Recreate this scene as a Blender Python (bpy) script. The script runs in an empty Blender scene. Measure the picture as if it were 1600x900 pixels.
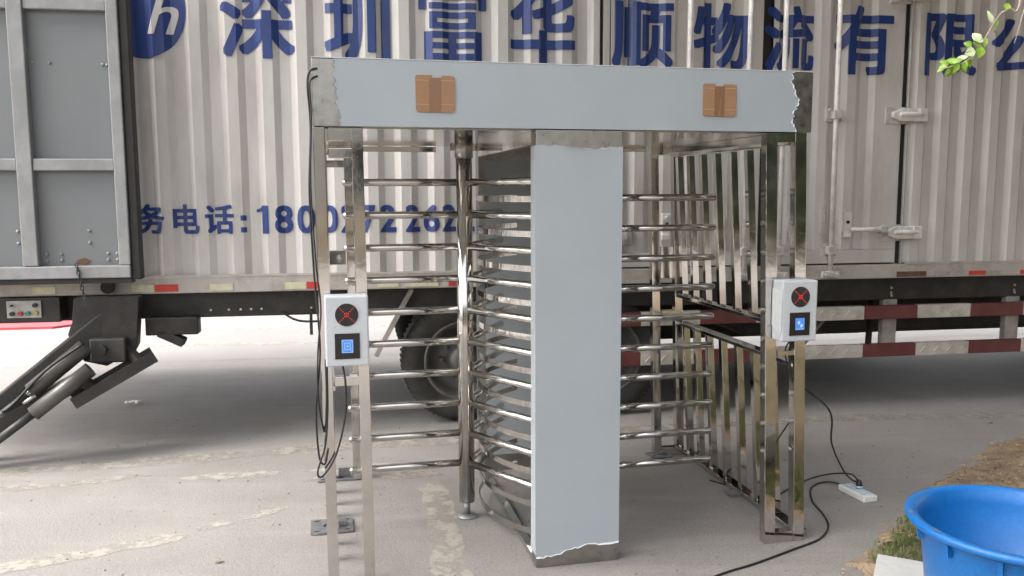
import bpy, bmesh, math, random
from mathutils import Vector, Matrix
random.seed(7)
R = math.radians
sc = bpy.context.scene
col = sc.collection

# ------------------------------------------------------------------ camera, sky, sun, exposure
cam_d = bpy.data.cameras.new('camera'); cam = bpy.data.objects.new('camera', cam_d); col.objects.link(cam)
cam.location = (0, 0, 1.7)
cam_d.sensor_width = 36.0
cam_d.lens = 36.0 * 1332.4 / 1600.0
cam_d.clip_start = 0.05; cam_d.clip_end = 2000
cam.rotation_mode = 'QUATERNION'
base = Matrix.Rotation(math.pi / 2 - 0.1136, 4, 'X')
cam.rotation_quaternion = (base @ Matrix.Rotation(-0.0034, 4, 'Z')).to_quaternion()
sc.camera = cam

SUN_ELEV, SUN_AZ = R(52), R(200)      # azimuth counter-clockwise from +x: light comes from the left, a little from the front
w = bpy.data.worlds.new("World"); sc.world = w; w.use_nodes = True
wn = w.node_tree; wn.nodes.clear()
sky = wn.nodes.new('ShaderNodeTexSky'); sky.sky_type = 'NISHITA'; sky.sun_disc = False
sky.sun_elevation = SUN_ELEV
sky.sun_rotation = math.pi / 2 - SUN_AZ
sky.dust_density = 6.0; sky.air_density = 1.0; sky.ozone_density = 0.6
bg = wn.nodes.new('ShaderNodeBackground'); bg.inputs['Strength'].default_value = 0.15
# overcast: the clear-sky blue is washed out towards grey
hs = wn.nodes.new('ShaderNodeHueSaturation'); hs.inputs['Saturation'].default_value = 0.22
wo = wn.nodes.new('ShaderNodeOutputWorld')
wn.links.new(sky.outputs[0], hs.inputs['Color']); wn.links.new(hs.outputs[0], bg.inputs['Color']); wn.links.new(bg.outputs[0], wo.inputs[0])
sd = bpy.data.lights.new('sun', 'SUN'); sd.energy = 0.5; sd.angle = R(45); sd.color = (1.0, 0.95, 0.90)
so = bpy.data.objects.new('sun', sd); col.objects.link(so)
sv = Vector((math.cos(SUN_AZ) * math.cos(SUN_ELEV), math.sin(SUN_AZ) * math.cos(SUN_ELEV), math.sin(SUN_ELEV)))
so.location = sv * 50
so.rotation_euler = sv.to_track_quat('Z', 'Y').to_euler()
sc.view_settings.view_transform = 'Standard'; sc.view_settings.look = 'None'
sc.view_settings.exposure = 1.98; sc.view_settings.gamma = 1.0
try: sc.view_settings.use_curve_mapping = False
except Exception: pass
sc.cycles.max_bounces = 10; sc.cycles.glossy_bounces = 6
sc.cycles.use_denoising = True
sc.cycles.caustics_reflective = False; sc.cycles.caustics_refractive = False

# ------------------------------------------------------------------ materials
def mat(name, c, rough=0.6, metal=0.0, var=0.12, scale=6.0, bump=0.0, bscale=60.0, stretch=(1, 1, 1), dark=None, dscale=2.0, damt=0.0, spec=None, emit=None, estr=0.0, rvar=0.0, detail=6.0):
    m = bpy.data.materials.new(name); m.use_nodes = True
    nt = m.node_tree; L = nt.links.new
    b = nt.nodes['Principled BSDF']
    b.inputs['Metallic'].default_value = metal; b.inputs['Roughness'].default_value = rough
    if spec is not None: b.inputs['Specular IOR Level'].default_value = spec
    tc = nt.nodes.new('ShaderNodeTexCoord'); mp = nt.nodes.new('ShaderNodeMapping'); mp.inputs['Scale'].default_value = stretch
    L(tc.outputs['Object'], mp.inputs['Vector'])
    n = nt.nodes.new('ShaderNodeTexNoise'); n.inputs['Scale'].default_value = scale; n.inputs['Detail'].default_value = detail
    L(mp.outputs[0], n.inputs['Vector'])
    rp = nt.nodes.new('ShaderNodeValToRGB')
    rp.color_ramp.elements[0].position = 0.3; rp.color_ramp.elements[1].position = 0.7
    rp.color_ramp.elements[0].color = tuple(max(0, x * (1 - var)) for x in c) + (1,)
    rp.color_ramp.elements[1].color = tuple(min(1, x * (1 + var)) for x in c) + (1,)
    L(n.outputs['Fac'], rp.inputs['Fac']); out = rp.outputs['Color']
    if dark is not None:
        n2 = nt.nodes.new('ShaderNodeTexNoise'); n2.inputs['Scale'].default_value = dscale; n2.inputs['Detail'].default_value = 9; n2.inputs['Roughness'].default_value = 0.65
        L(mp.outputs[0], n2.inputs['Vector'])
        r2 = nt.nodes.new('ShaderNodeValToRGB'); r2.color_ramp.elements[0].position = 0.46; r2.color_ramp.elements[1].position = 0.74
        r2.color_ramp.elements[0].color = (0, 0, 0, 1); r2.color_ramp.elements[1].color = (damt, damt, damt, 1)
        L(n2.outputs['Fac'], r2.inputs['Fac'])
        mx = nt.nodes.new('ShaderNodeMix'); mx.data_type = 'RGBA'
        L(r2.outputs['Color'], mx.inputs[0]); L(out, mx.inputs[6]); mx.inputs[7].default_value = tuple(dark) + (1,)
        out = mx.outputs[2]
    L(out, b.inputs['Base Color'])
    if rvar:
        mr = nt.nodes.new('ShaderNodeMapRange'); mr.inputs['To Min'].default_value = max(0, rough - rvar); mr.inputs['To Max'].default_value = rough + rvar
        mr.inputs['From Min'].default_value = 0.3; mr.inputs['From Max'].default_value = 0.7
        L(n.outputs['Fac'], mr.inputs['Value']); L(mr.outputs[0], b.inputs['Roughness'])
    if bump:
        n3 = nt.nodes.new('ShaderNodeTexNoise'); n3.inputs['Scale'].default_value = bscale; n3.inputs['Detail'].default_value = 4
        L(mp.outputs[0], n3.inputs['Vector'])
        bp = nt.nodes.new('ShaderNodeBump'); bp.inputs['Strength'].default_value = bump; bp.inputs['Distance'].default_value = 0.02
        L(n3.outputs['Fac'], bp.inputs['Height']); L(bp.outputs[0], b.inputs['Normal'])
    if emit:
        b.inputs['Emission Color'].default_value = tuple(emit) + (1,); b.inputs['Emission Strength'].default_value = estr
    return m

M = {}
M['steel'] = mat('mirror_steel', (.62, .60, .565), .09, 1.0, .06, 9, bump=.035, bscale=9, rvar=.04)
M['steel_tube'] = mat('polished_tube', (.55, .53, .50), .11, 1.0, .08, 14, rvar=.05)
M['hoop'] = mat('rippled_flat_bar', (.50, .48, .455), .10, 1.0, .05, 8, bump=.22, bscale=9, stretch=(3, 3, .2))
M['steel_dull'] = mat('bare_steel', (.345, .335, .31), .33, 1.0, .10, 25, bump=.03, bscale=40, rvar=.08)
M['ceiling'] = mat('mirror_ceiling', (.50, .49, .475), .11, 1.0, .05, 4, bump=.012, bscale=4)
M['zinc'] = mat('zinc_plate', (.30, .30, .31), .45, .8, .2, 30, bump=.1, bscale=90)
M['film'] = mat('pale_blue_film', (.345, .382, .408), .36, 0, .03, 2.2, bump=.05, bscale=3.2, spec=.45, dark=(.285, .315, .335), dscale=1.8, damt=.35, rvar=.08)
M['film_side'] = mat('white_side_film', (.36, .39, .41), .5, 0, .05, 40)
M['film_edge'] = mat('torn_white_film', (.56, .575, .59), .5, 0, .05, 40)
M['film_shade_lift'] = mat('shade_lifted_film', (.54, .585, .605), .45, 0, .06, 3)  # same pale film, colour lifted to offset the shade inside the turnstile
M['white_box'] = mat('white_powder_coat', (.50, .525, .55), .4, 0, .03, 12, spec=.4)
M['black_gloss'] = mat('black_acrylic', (.006, .006, .007), .12, 0, .1, 5)
M['led'] = mat('red_led', (.5, .01, .01), .4, emit=(1, .03, .02), estr=.20)
M['screen'] = mat('blue_screen', (.05, .14, .4), .2, emit=(.12, .33, .85), estr=.11)
M['screen_lines'] = mat('screen_pattern', (.2, .4, .8), .2, emit=(.45, .70, 1.0), estr=.14)
M['cardboard'] = mat('cardboard', (.30, .172, .095), .8, 0, .05, 14, bump=.08, bscale=120, stretch=(1, 1, 3))
M['tape'] = mat('brown_tape', (.215, .115, .06), .28, 0, .08, 8)
M['crease'] = mat('cardboard_crease', (.55, .34, .20), .8, 0, .1, 9)
M['truck'] = mat('weathered_white_paint', (.62, .592, .565), .5, 0, .05, 1.5, bump=.05, bscale=16, stretch=(1, 1, .35), dark=(.33, .29, .255), dscale=3.0, damt=.55)
M['truck_rail'] = mat('dirty_white_rail', (.52, .48, .44), .55, 0, .12, 5, dark=(.16, .135, .11), dscale=5, damt=.8, bump=.06, bscale=30)
M['rod'] = mat('white_rod_paint', (.74, .72, .69), .45, 0, .06, 10, dark=(.25, .2, .16), dscale=12, damt=.5)
M['latch'] = mat('latch_paint', (.56, .54, .51), .5, 0, .1, 20, dark=(.14, .11, .09), dscale=14, damt=.7)
M['blue'] = mat('blue_vinyl', (.021, .048, .20), .4, 0, .12, 4, dark=(.06, .08, .2), dscale=9, damt=.5)
M['blue_panel'] = mat('faded_blue_vinyl', (.10, .14, .27), .45, 0, .15, 14)
M['white_vinyl'] = mat('white_vinyl', (.66, .64, .62), .45, 0, .05, 6)
M['seal'] = mat('black_rubber', (.014, .013, .012), .6, 0, .3, 9, bump=.1)
M['chassis'] = mat('black_chassis', (.020, .018, .016), .55, 0, .35, 6, dark=(.06, .05, .042), dscale=7, damt=.6, bump=.15, bscale=30)
M['lift'] = mat('dusty_black_steel', (.030, .028, .026), .5, 0, .3, 6, dark=(.075, .068, .06), dscale=5, damt=.6, bump=.12, bscale=30)
M['cyl'] = mat('grey_cylinder', (.10, .096, .09), .38, .3, .2, 8, dark=(.05, .045, .04), dscale=6, damt=.6)
M['chrome'] = mat('chrome_rod', (.45, .44, .42), .2, 1, .1, 8)
M['lift_frame'] = mat('grey_frame_paint', (.225, .23, .232), .45, 0, .07, 5, dark=(.4, .4, .4), dscale=7, damt=.5, bump=.05, bscale=40, stretch=(1, 1, .6))
M['lift_sheet'] = mat('grey_sheet_paint', (.160, .169, .175), .42, 0, .05, 2.2, dark=(.17, .17, .17), dscale=3.2, damt=.5, bump=.03, bscale=8)
M['rust'] = mat('rust', (.13, .07, .045), .85, 0, .3, 20)
M['red_refl'] = mat('red_reflector', (.55, .045, .03), .3, 0, .15, 30)
M['white_refl'] = mat('pale_reflector', (.62, .60, .42), .3, 0, .12, 30)
M['grey_refl'] = mat('dirty_reflector', (.38, .36, .32), .4, 0, .2, 30)
M['guard_white'] = mat('dirty_white_guard', (.60, .56, .50), .5, 0, .12, 7, dark=(.16, .13, .10), dscale=8, damt=.6, bump=.06)
M['guard_red'] = mat('dark_red_guard', (.155, .042, .040), .5, 0, .18, 7, dark=(.07, .03, .025), dscale=8, damt=.6)
M['guard_post'] = mat('grey_guard_post', (.36, .33, .295), .55, 0, .15, 9, dark=(.09, .07, .06), dscale=8, damt=.6)
M['tyre'] = mat('tyre_rubber', (.026, .024, .022), .75, 0, .25, 9, dark=(.09, .08, .07), dscale=5, damt=.5, bump=.15, bscale=60)
M['rim'] = mat('dusty_rim', (.14, .135, .125), .55, .3, .2, 9, dark=(.05, .045, .04), dscale=7, damt=.6)
M['plate'] = mat('control_plate', (.42, .41, .39), .4, .2, .1, 20, dark=(.15, .13, .11), dscale=16, damt=.5)
M['btn_red'] = mat('red_button', (.45, .03, .04), .4)
M['btn_green'] = mat('green_button', (.05, .2, .12), .4)
M['btn_yellow'] = mat('yellow_button', (.45, .32, .08), .4)
M['btn_black'] = mat('black_button', (.02, .02, .02), .4)
M['cable'] = mat('black_cable', (.012, .012, .012), .45)
M['strip'] = mat('white_plastic', (.72, .71, .68), .35, 0, .04, 10)
M['socket'] = mat('pale_blue_socket', (.42, .58, .66), .35)
M['bucket'] = mat('blue_plastic', (.005, .125, .385), .36, 0, .10, 60, bump=.10, bscale=220, dark=(.02, .10, .38), dscale=12, damt=.35, detail=3)
M['board'] = mat('white_board', (.50, .495, .48), .6, 0, .06, 10, dark=(.45, .43, .40), dscale=9, damt=.6, bump=.2, bscale=30)
M['paper'] = mat('white_paper', (.78, .77, .74), .8)
M['leaf'] = mat('fresh_leaf', (.20, .34, .03), .4, 0, .35, 30, spec=.6)
M['leaf_pale'] = mat('pale_leaf_underside', (.50, .58, .34), .5, 0, .2, 30)
M['crown'] = mat('crown_leaf', (.034, .050, .020), .5, 0, .5, 1.5)
M['bark'] = mat('bark', (.10, .075, .052), .85, 0, .3, 10, bump=.4, bscale=25, stretch=(1, 1, .3))
M['twig'] = mat('pale_twig', (.42, .34, .26), .7, 0, .2, 20)
M['dry_leaf'] = mat('dry_leaf', (.36, .25, .13), .75, 0, .3, 30)
M['straw'] = mat('dry_grass', (.30, .22, .13), .85, 0, .45, 5)
M['grass'] = mat('green_grass', (.105, .135, .040), .75, 0, .5, 8)
M['wall'] = mat('grey_render_wall', (.40, .385, .36), .85, 0, .08, 2, bump=.1)
M['tan'] = mat('tan_wall_base', (.40, .335, .24), .8, 0, .1, 2)
M['window'] = mat('dark_window', (.03, .035, .04), .08, 0, .1, 2)
M['soil'] = mat('sandy_soil', (.30, .225, .155), .95, 0, .3, 9, bump=.9, bscale=34, dark=(.15, .10, .065), dscale=6, damt=.8)
M['red_floor'] = mat('red_floor_paint', (.52, .06, .07), .7, 0, .12, 3)

def ground_material():
    m = bpy.data.materials.new('worn_asphalt'); m.use_nodes = True
    nt = m.node_tree; L = nt.links.new; b = nt.nodes['Principled BSDF']
    b.inputs['Roughness'].default_value = .82; b.inputs['Specular IOR Level'].default_value = .3
    tc = nt.nodes.new('ShaderNodeTexCoord')
    def noise(scale, detail=8, rough=.6, stretch=None, rot=0):
        n = nt.nodes.new('ShaderNodeTexNoise'); n.inputs['Scale'].default_value = scale; n.inputs['Detail'].default_value = detail; n.inputs['Roughness'].default_value = rough
        if stretch:
            mp = nt.nodes.new('ShaderNodeMapping'); mp.inputs['Scale'].default_value = stretch; mp.inputs['Rotation'].default_value = (0, 0, rot)
            L(tc.outputs['Object'], mp.inputs[0]); L(mp.outputs[0], n.inputs['Vector'])
        else: L(tc.outputs['Object'], n.inputs['Vector'])
        return n
    def ramp(n, p0, c0, p1, c1):
        r = nt.nodes.new('ShaderNodeValToRGB'); e = r.color_ramp.elements
        e[0].position = p0; e[1].position = p1; e[0].color = c0; e[1].color = c1
        L(n.outputs['Fac'], r.inputs['Fac']); return r
    def mix(kind, fac, a, bb):
        x = nt.nodes.new('ShaderNodeMix'); x.data_type = 'RGBA'; x.blend_type = kind
        if isinstance(fac, float): x.inputs[0].default_value = fac
        else: L(fac, x.inputs[0])
        for s, v in ((6, a), (7, bb)):
            if isinstance(v, tuple): x.inputs[s].default_value = v
            else: L(v, x.inputs[s])
        return x.outputs[2]
    big = ramp(noise(.9, 9, .62), .36, (.240, .221, .206, 1), .66, (.300, .278, .260, 1))
    fine = ramp(noise(85, 6, .75), .30, (.5, .5, .5, 1), .72, (1.3, 1.3, 1.3, 1))
    c = mix('MULTIPLY', .6, big.outputs[0], fine.outputs[0])
    grit = ramp(noise(45, 5, .7), .60, (0, 0, 0, 1), .76, (1, 1, 1, 1))
    c = mix('MIX', grit.outputs[0], c, (.20, .18, .16, 1))
    # long faint tyre and sweep streaks
    st = ramp(noise(2.2, 7, .6, (.35, 5.0, 1), -.2), .50, (0, 0, 0, 1), .78, (.42, .42, .42, 1))
    c = mix('MIX', st.outputs[0], c, (.33, .305, .28, 1))
    spk = ramp(noise(28, 3, .5), .66, (0, 0, 0, 1), .72, (.6, .6, .6, 1))
    c = mix('MIX', spk.outputs[0], c, (.13, .118, .105, 1))
    st2 = ramp(noise(1.7, 8, .65), .58, (0, 0, 0, 1), .78, (.5, .5, .5, 1))
    c = mix('MIX', st2.outputs[0], c, (.205, .187, .170, 1))
    L(c, b.inputs['Base Color'])
    bn = noise(85, 5, .65); bp = nt.nodes.new('ShaderNodeBump'); bp.inputs['Strength'].default_value = .4; bp.inputs['Distance'].default_value = .010
    # brushed-concrete grooves across the drive
    wv = nt.nodes.new('ShaderNodeTexWave'); wv.inputs['Scale'].default_value = 11; wv.inputs['Distortion'].default_value = 1.8; wv.inputs['Detail'].default_value = 2
    mp = nt.nodes.new('ShaderNodeMapping'); mp.inputs['Rotation'].default_value = (0, 0, -.22); L(tc.outputs['Object'], mp.inputs[0]); L(mp.outputs[0], wv.inputs['Vector'])
    ad = nt.nodes.new('ShaderNodeMath'); ad.operation = 'MULTIPLY_ADD'; L(wv.outputs['Fac'], ad.inputs[0]); ad.inputs[1].default_value = .022; L(bn.outputs['Fac'], ad.inputs[2])
    L(ad.outputs[0], bp.inputs['Height']); L(bp.outputs[0], b.inputs['Normal'])
    return m
M['ground'] = ground_material()
M['yard'] = mat('brightness_toned_asphalt', (.225, .213, .202), .8, 0, .06, .8, bump=.1, bscale=40, dark=(.18, .172, .163), dscale=.5, damt=.6)  # asphalt again beyond the truck; brightness of the open light tuned through its colour

def worn_paint(name, c, thr):
    m = bpy.data.materials.new(name); m.use_nodes = True
    nt = m.node_tree; L = nt.links.new; b = nt.nodes['Principled BSDF']; b.inputs['Roughness'].default_value = .8
    tc = nt.nodes.new('ShaderNodeTexCoord')
    n = nt.nodes.new('ShaderNodeTexNoise'); n.inputs['Scale'].default_value = 9; n.inputs['Detail'].default_value = 10; n.inputs['Roughness'].default_value = .72
    L(tc.outputs['Object'], n.inputs['Vector'])
    r = nt.nodes.new('ShaderNodeValToRGB'); r.color_ramp.elements[0].position = thr; r.color_ramp.elements[1].position = thr + .20
    L(n.outputs['Fac'], r.inputs['Fac'])
    n2 = nt.nodes.new('ShaderNodeTexNoise'); n2.inputs['Scale'].default_value = 30; n2.inputs['Detail'].default_value = 6; L(tc.outputs['Object'], n2.inputs['Vector'])
    r2 = nt.nodes.new('ShaderNodeValToRGB'); r2.color_ramp.elements[0].position = .3; r2.color_ramp.elements[1].position = .7
    r2.color_ramp.elements[0].color = tuple(x * .75 for x in c) + (1,); r2.color_ramp.elements[1].color = tuple(c) + (1,)
    L(n2.outputs['Fac'], r2.inputs['Fac']); L(r2.outputs[0], b.inputs['Base Color'])
    mu = nt.nodes.new('ShaderNodeMath'); mu.operation = 'MULTIPLY'; mu.inputs[1].default_value = .85; L(r.outputs[0], mu.inputs[0]); L(mu.outputs[0], b.inputs['Alpha'])
    return m
M['paint_old'] = worn_paint('worn_cream_paint', (.44, .405, .35), .34)
M['paint_faint'] = worn_paint('faded_cream_paint', (.385, .35, .305), .36)

# ------------------------------------------------------------------ helpers
def tag(o, label=None, cat=None, group=None, kind=None):
    if label: o['label'] = label
    if cat: o['category'] = cat
    if group: o['group'] = group
    if kind: o['kind'] = kind
    return o
def empty(name, loc=(0, 0, 0), rz=0.0):
    o = bpy.data.objects.new(name, None); col.objects.link(o); o.location = loc; o.rotation_euler = (0, 0, rz); o.empty_display_size = .1
    return o
class MB:
    def __init__(s): s.bm = bmesh.new()
    def box(s, x0, x1, y0, y1, z0, z1, sx=0.0):
        # sx shifts the top in x (a leaning post)
        v = [s.bm.verts.new(p) for p in ((x0, y0, z0), (x1, y0, z0), (x1, y1, z0), (x0, y1, z0), (x0 + sx, y0, z1), (x1 + sx, y0, z1), (x1 + sx, y1, z1), (x0 + sx, y1, z1))]
        for f in ((0, 3, 2, 1), (4, 5, 6, 7), (0, 1, 5, 4), (1, 2, 6, 5), (2, 3, 7, 6), (3, 0, 4, 7)): s.bm.faces.new([v[i] for i in f])
        return s
    def tube(s, pts, r, n=12, caps=True, round_end=False):
        pts = [Vector(p) for p in pts]
        rs = [r] * len(pts) if not isinstance(r, (list, tuple)) else list(r)
        if round_end:
            d = (pts[-1] - pts[-2]).normalized(); e = pts[-1]; rr = rs[-1]
            pts[-1] = e - d * rr
            for k in (1, 2, 3):
                a = k * math.pi / 6.6
                pts.append(e - d * rr + d * rr * math.sin(a)); rs.append(rr * math.cos(a))
        rings = []; up = None
        for i, p in enumerate(pts):
            t = (pts[min(i + 1, len(pts) - 1)] - pts[max(i - 1, 0)]).normalized()
            if up is None: up = Vector((0, 0, 1)) if abs(t.z) < .9 else Vector((1, 0, 0))
            a = up - t * up.dot(t)
            if a.length < 1e-4: a = Vector((1, 0, 0)) - t * t.x
            a.normalize(); bb = t.cross(a); up = a
            rings.append([s.bm.verts.new(p + (a * math.cos(2 * math.pi * k / n) + bb * math.sin(2 * math.pi * k / n)) * rs[i]) for k in range(n)])
        for i in range(len(rings) - 1):
            for k in range(n):
                f = s.bm.faces.new((rings[i][k], rings[i][(k + 1) % n], rings[i + 1][(k + 1) % n], rings[i + 1][k])); f.smooth = True
        if caps:
            s.bm.faces.new(list(reversed(rings[0]))); s.bm.faces.new(rings[-1])
        return s
    def bar(s, a, b, wx, wy, up=(0, 0, 1)):
        a, b = Vector(a), Vector(b); t = (b - a).normalized(); u = Vector(up); p = t.cross(u).normalized(); q = p.cross(t)
        v = []
        for c in (a, b):
            for i, j in ((-1, -1), (1, -1), (1, 1), (-1, 1)): v.append(s.bm.verts.new(c + p * (i * wx / 2) + q * (j * wy / 2)))
        for f in ((0, 1, 2, 3), (7, 6, 5, 4), (0, 4, 5, 1), (1, 5, 6, 2), (2, 6, 7, 3), (3, 7, 4, 0)): s.bm.faces.new([v[i] for i in f])
        return s
    def prism(s, poly, ax, lo, hi):
        # poly: 2-D outline; ax: axis it is extruded along ('y': poly is x,z ; 'z': poly is x,y ; 'x': poly is y,z)
        def P(p, h): return {'y': (p[0], h, p[1]), 'z': (p[0], p[1], h), 'x': (h, p[0], p[1])}[ax]
        a = [s.bm.verts.new(P(p, lo)) for p in poly]; b = [s.bm.verts.new(P(p, hi)) for p in poly]; n = len(poly)
        s.bm.faces.new(a); s.bm.faces.new(list(reversed(b)))
        for i in range(n): s.bm.faces.new((a[i], b[i], b[(i + 1) % n], a[(i + 1) % n]))
        return s
    def lathe(s, prof, c=(0, 0, 0), n=48, ax='z'):
        rings = []
        for r, h in prof:
            ring = []
            for k in range(n):
                a = 2 * math.pi * k / n
                if ax == 'z': p = (c[0] + r * math.cos(a), c[1] + r * math.sin(a), c[2] + h)
                else: p = (c[0] + r * math.cos(a), c[1] + h, c[2] + r * math.sin(a))
                ring.append(s.bm.verts.new(p))
            rings.append(ring)
        for i in range(len(rings) - 1):
            for k in range(n):
                f = s.bm.faces.new((rings[i][k], rings[i][(k + 1) % n], rings[i + 1][(k + 1) % n], rings[i + 1][k])); f.smooth = True
        return s
    def ball(s, c, r, seg=10, sc_=(1, 1, 1)):
        mt = Matrix.Translation(c) @ Matrix.Diagonal((r * sc_[0], r * sc_[1], r * sc_[2], 1))
        g = bmesh.ops.create_uvsphere(s.bm, u_segments=seg, v_segments=max(5, seg // 2), radius=1, matrix=mt)
        for v in g['verts']:
            for f in v.link_faces: f.smooth = True
        return s
    def quad(s, *p):
        s.bm.faces.new([s.bm.verts.new(x) for x in p]); return s
    def build(s, name, m, parent=None, bevel=0.0, fix=True):
        if fix: bmesh.ops.recalc_face_normals(s.bm, faces=s.bm.faces)
        me = bpy.data.meshes.new(name); s.bm.to_mesh(me); s.bm.free()
        o = bpy.data.objects.new(name, me); col.objects.link(o); me.materials.append(m)
        if parent: o.parent = parent
        if bevel:
            bv = o.modifiers.new('bevel', 'BEVEL'); bv.width = bevel; bv.segments = 2; bv.limit_method = 'ANGLE'; bv.angle_limit = R(40)
        return o
def copy_obj(o, parent=None):
    c = o.copy(); col.objects.link(c); c.parent = parent
    for ch in list(o.children): copy_obj(ch, c)
    return c
def smooth_path(pts, k=6):
    P = [Vector(p) for p in pts]; out = []
    for i in range(len(P) - 1):
        p0, p1, p2, p3 = P[max(i - 1, 0)], P[i], P[i + 1], P[min(i + 2, len(P) - 1)]
        for j in range(k):
            t = j / k
            out.append(.5 * ((2 * p1) + (-p0 + p2) * t + (2 * p0 - 5 * p1 + 4 * p2 - p3) * t * t + (-p0 + 3 * p1 - 3 * p2 + p3) * t ** 3))
    out.append(P[-1]); return out
def jag(n, amp, seed):
    r = random.Random(seed); v = []; x = 0
    for i in range(n):
        x = x * .55 + r.uniform(-1, 1) * amp; v.append(x)
    return v

# ------------------------------------------------------------------ the setting
g = MB(); g.quad((-400, -400, 0), (400, -400, 0), (400, 400, 0), (-400, 400, 0))
tag(g.build('ground', M['ground'], fix=False), kind='structure')

def ribbon(name, pts, w_, m, seed, z=.002, amp=.020, step=.06):
    P = smooth_path([(x, y, 0) for x, y in pts], 30); r = random.Random(seed)
    # resample evenly
    Q = [P[0]]
    for p in P[1:]:
        if (p - Q[-1]).length > step: Q.append(p)
    b = MB(); L_ = []; Rr = []; ja = jag(len(Q), amp, seed); jb = jag(len(Q), amp, seed + 50)
    for i, p in enumerate(Q):
        t = (Q[min(i + 1, len(Q) - 1)] - Q[max(i - 1, 0)]).normalized(); nn = Vector((-t.y, t.x, 0))
        e = min(1, (min(i, len(Q) - 1 - i) + .6) / 2.5)
        L_.append(b.bm.verts.new(p + nn * (w_ / 2 * e + ja[i]) + Vector((0, 0, z)))); Rr.append(b.bm.verts.new(p - nn * (w_ / 2 * e + jb[i]) + Vector((0, 0, z))))
    for i in range(len(Q) - 1): b.bm.faces.new((Rr[i], Rr[i + 1], L_[i + 1], L_[i]))
    return tag(b.build(name, m, fix=False), kind='structure')
ribbon('worn_paint_line', [(-5.2, 4.55), (-3.12, 5.06), (-1.28, 5.50), (2.14, 6.18), (3.9, 6.32), (7, 6.7)], .15, M['paint_faint'], 1)
ribbon('worn_paint_line', [(-3.5, 4.62), (-2.75, 4.80), (-2.1, 4.98)], .10, M['paint_faint'], 2)
ribbon('worn_paint_line', [(-1.98, 4.93), (-1.6, 5.0), (-1.36, 5.05)], .10, M['paint_old'], 3)
ribbon('worn_paint_line', [(-1.30, 5.06), (-1.05, 5.10), (-.5, 5.18)], .09, M['paint_old'], 4)
ribbon('worn_paint_line', [(-3.1, 3.3), (-2.31, 3.72), (-1.85, 3.96), (-1.60, 4.09)], .13, M['paint_old'], 5)
ribbon('worn_paint_line', [(-1.60, 4.15), (-1.5, 4.22), (-1.42, 4.24)], .07, M['paint_old'], 6)
ribbon('worn_paint_line', [(-1.40, 4.28), (-1.30, 4.38), (-1.20, 4.48)], .12, M['paint_old'], 7)
ribbon('worn_paint_line', [(-1.24, 4.86), (-.9, 4.95), (-.42, 5.0)], .12, M['paint_faint'], 8)
ribbon('worn_paint_line', [(-.47, 4.86), (-.42, 4.60), (-.34, 4.15), (-.26, 3.62), (-.15, 2.8)], .15, M['paint_old'], 9)
# lane marks on the open ground beyond the truck
for i, (a, b_) in enumerate((((-6.5, 9.1), (2, 9.9)), ((-5, 10.3), (3, 11.2)), ((-4, 11.8), (4, 12.6)))):
    ribbon('worn_paint_line', [a, ((a[0] + b_[0]) / 2, (a[1] + b_[1]) / 2), b_], .16, M['paint_faint'], 20 + i)
fp = MB(); fp.quad((-60, -.55, .0015), (60, 18.5, .0015), (60, 60, .0015), (-60, 60, .0015))
tag(fp.build('far_ground_toned', M['yard'], fix=False), kind='structure')  # far ground sheet carrying the brightness-tuned asphalt colour
rf = MB(); rf.prism([(-14, 9.3), (-5.75, 10.55), (-5.1, 11.5), (-14, 13.2)], 'z', -.02, .03)
tag(rf.build('red_pavement', M['red_floor']), kind='structure')

# verge: low bank of sandy soil at the right
edge = [(6.5, 8.1), (5.0, 6.75), (4.2, 6.25), (3.55, 5.77), (3.05, 5.38), (2.75, 5.09), (2.45, 4.80), (2.22, 4.50), (1.99, 4.27), (1.80, 4.02), (1.62, 3.82), (1.47, 3.60), (1.36, 3.3), (1.25, 2.8), (1.1, 2.0), (.9, .5), (.8, -2.0)]
vb = MB(); ep = smooth_path([(x, y, 0) for x, y in edge], 7); rows = []
rv = random.Random(4); je = jag(len(ep), .05, 77)
for i, p in enumerate(ep):
    row = []
    for k, (dx, hz) in enumerate(((0, -.005), (.05, .014), (.12, .026), (.25, .036), (.45, .045), (.8, .05), (1.4, .055), (2.5, .06), (5, .06))):
        row.append(vb.bm.verts.new((p.x + dx + (je[i] if k < 6 else 0), p.y - dx * .75, hz + (rv.uniform(-.008, .012) if k > 1 else 0))))
    rows.append(row)
for i in range(len(rows) - 1):
    for k in range(8):
        f = vb.bm.faces.new((rows[i][k], rows[i + 1][k], rows[i + 1][k + 1], rows[i][k + 1])); f.smooth = True
tag(vb.build('soil_verge', M['soil']), kind='structure')
def in_verge(x, y):
    # distance inside the bank, measured along +x from the edge polyline
    for i in range(len(ep) - 1):
        a, b_ = ep[i], ep[i + 1]
        if (a.y - y) * (b_.y - y) <= 0 and abs(a.y - b_.y) > 1e-6:
            return x - (a.x + (b_.x - a.x) * (y - a.y) / (b_.y - a.y))
    return -1
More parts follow.
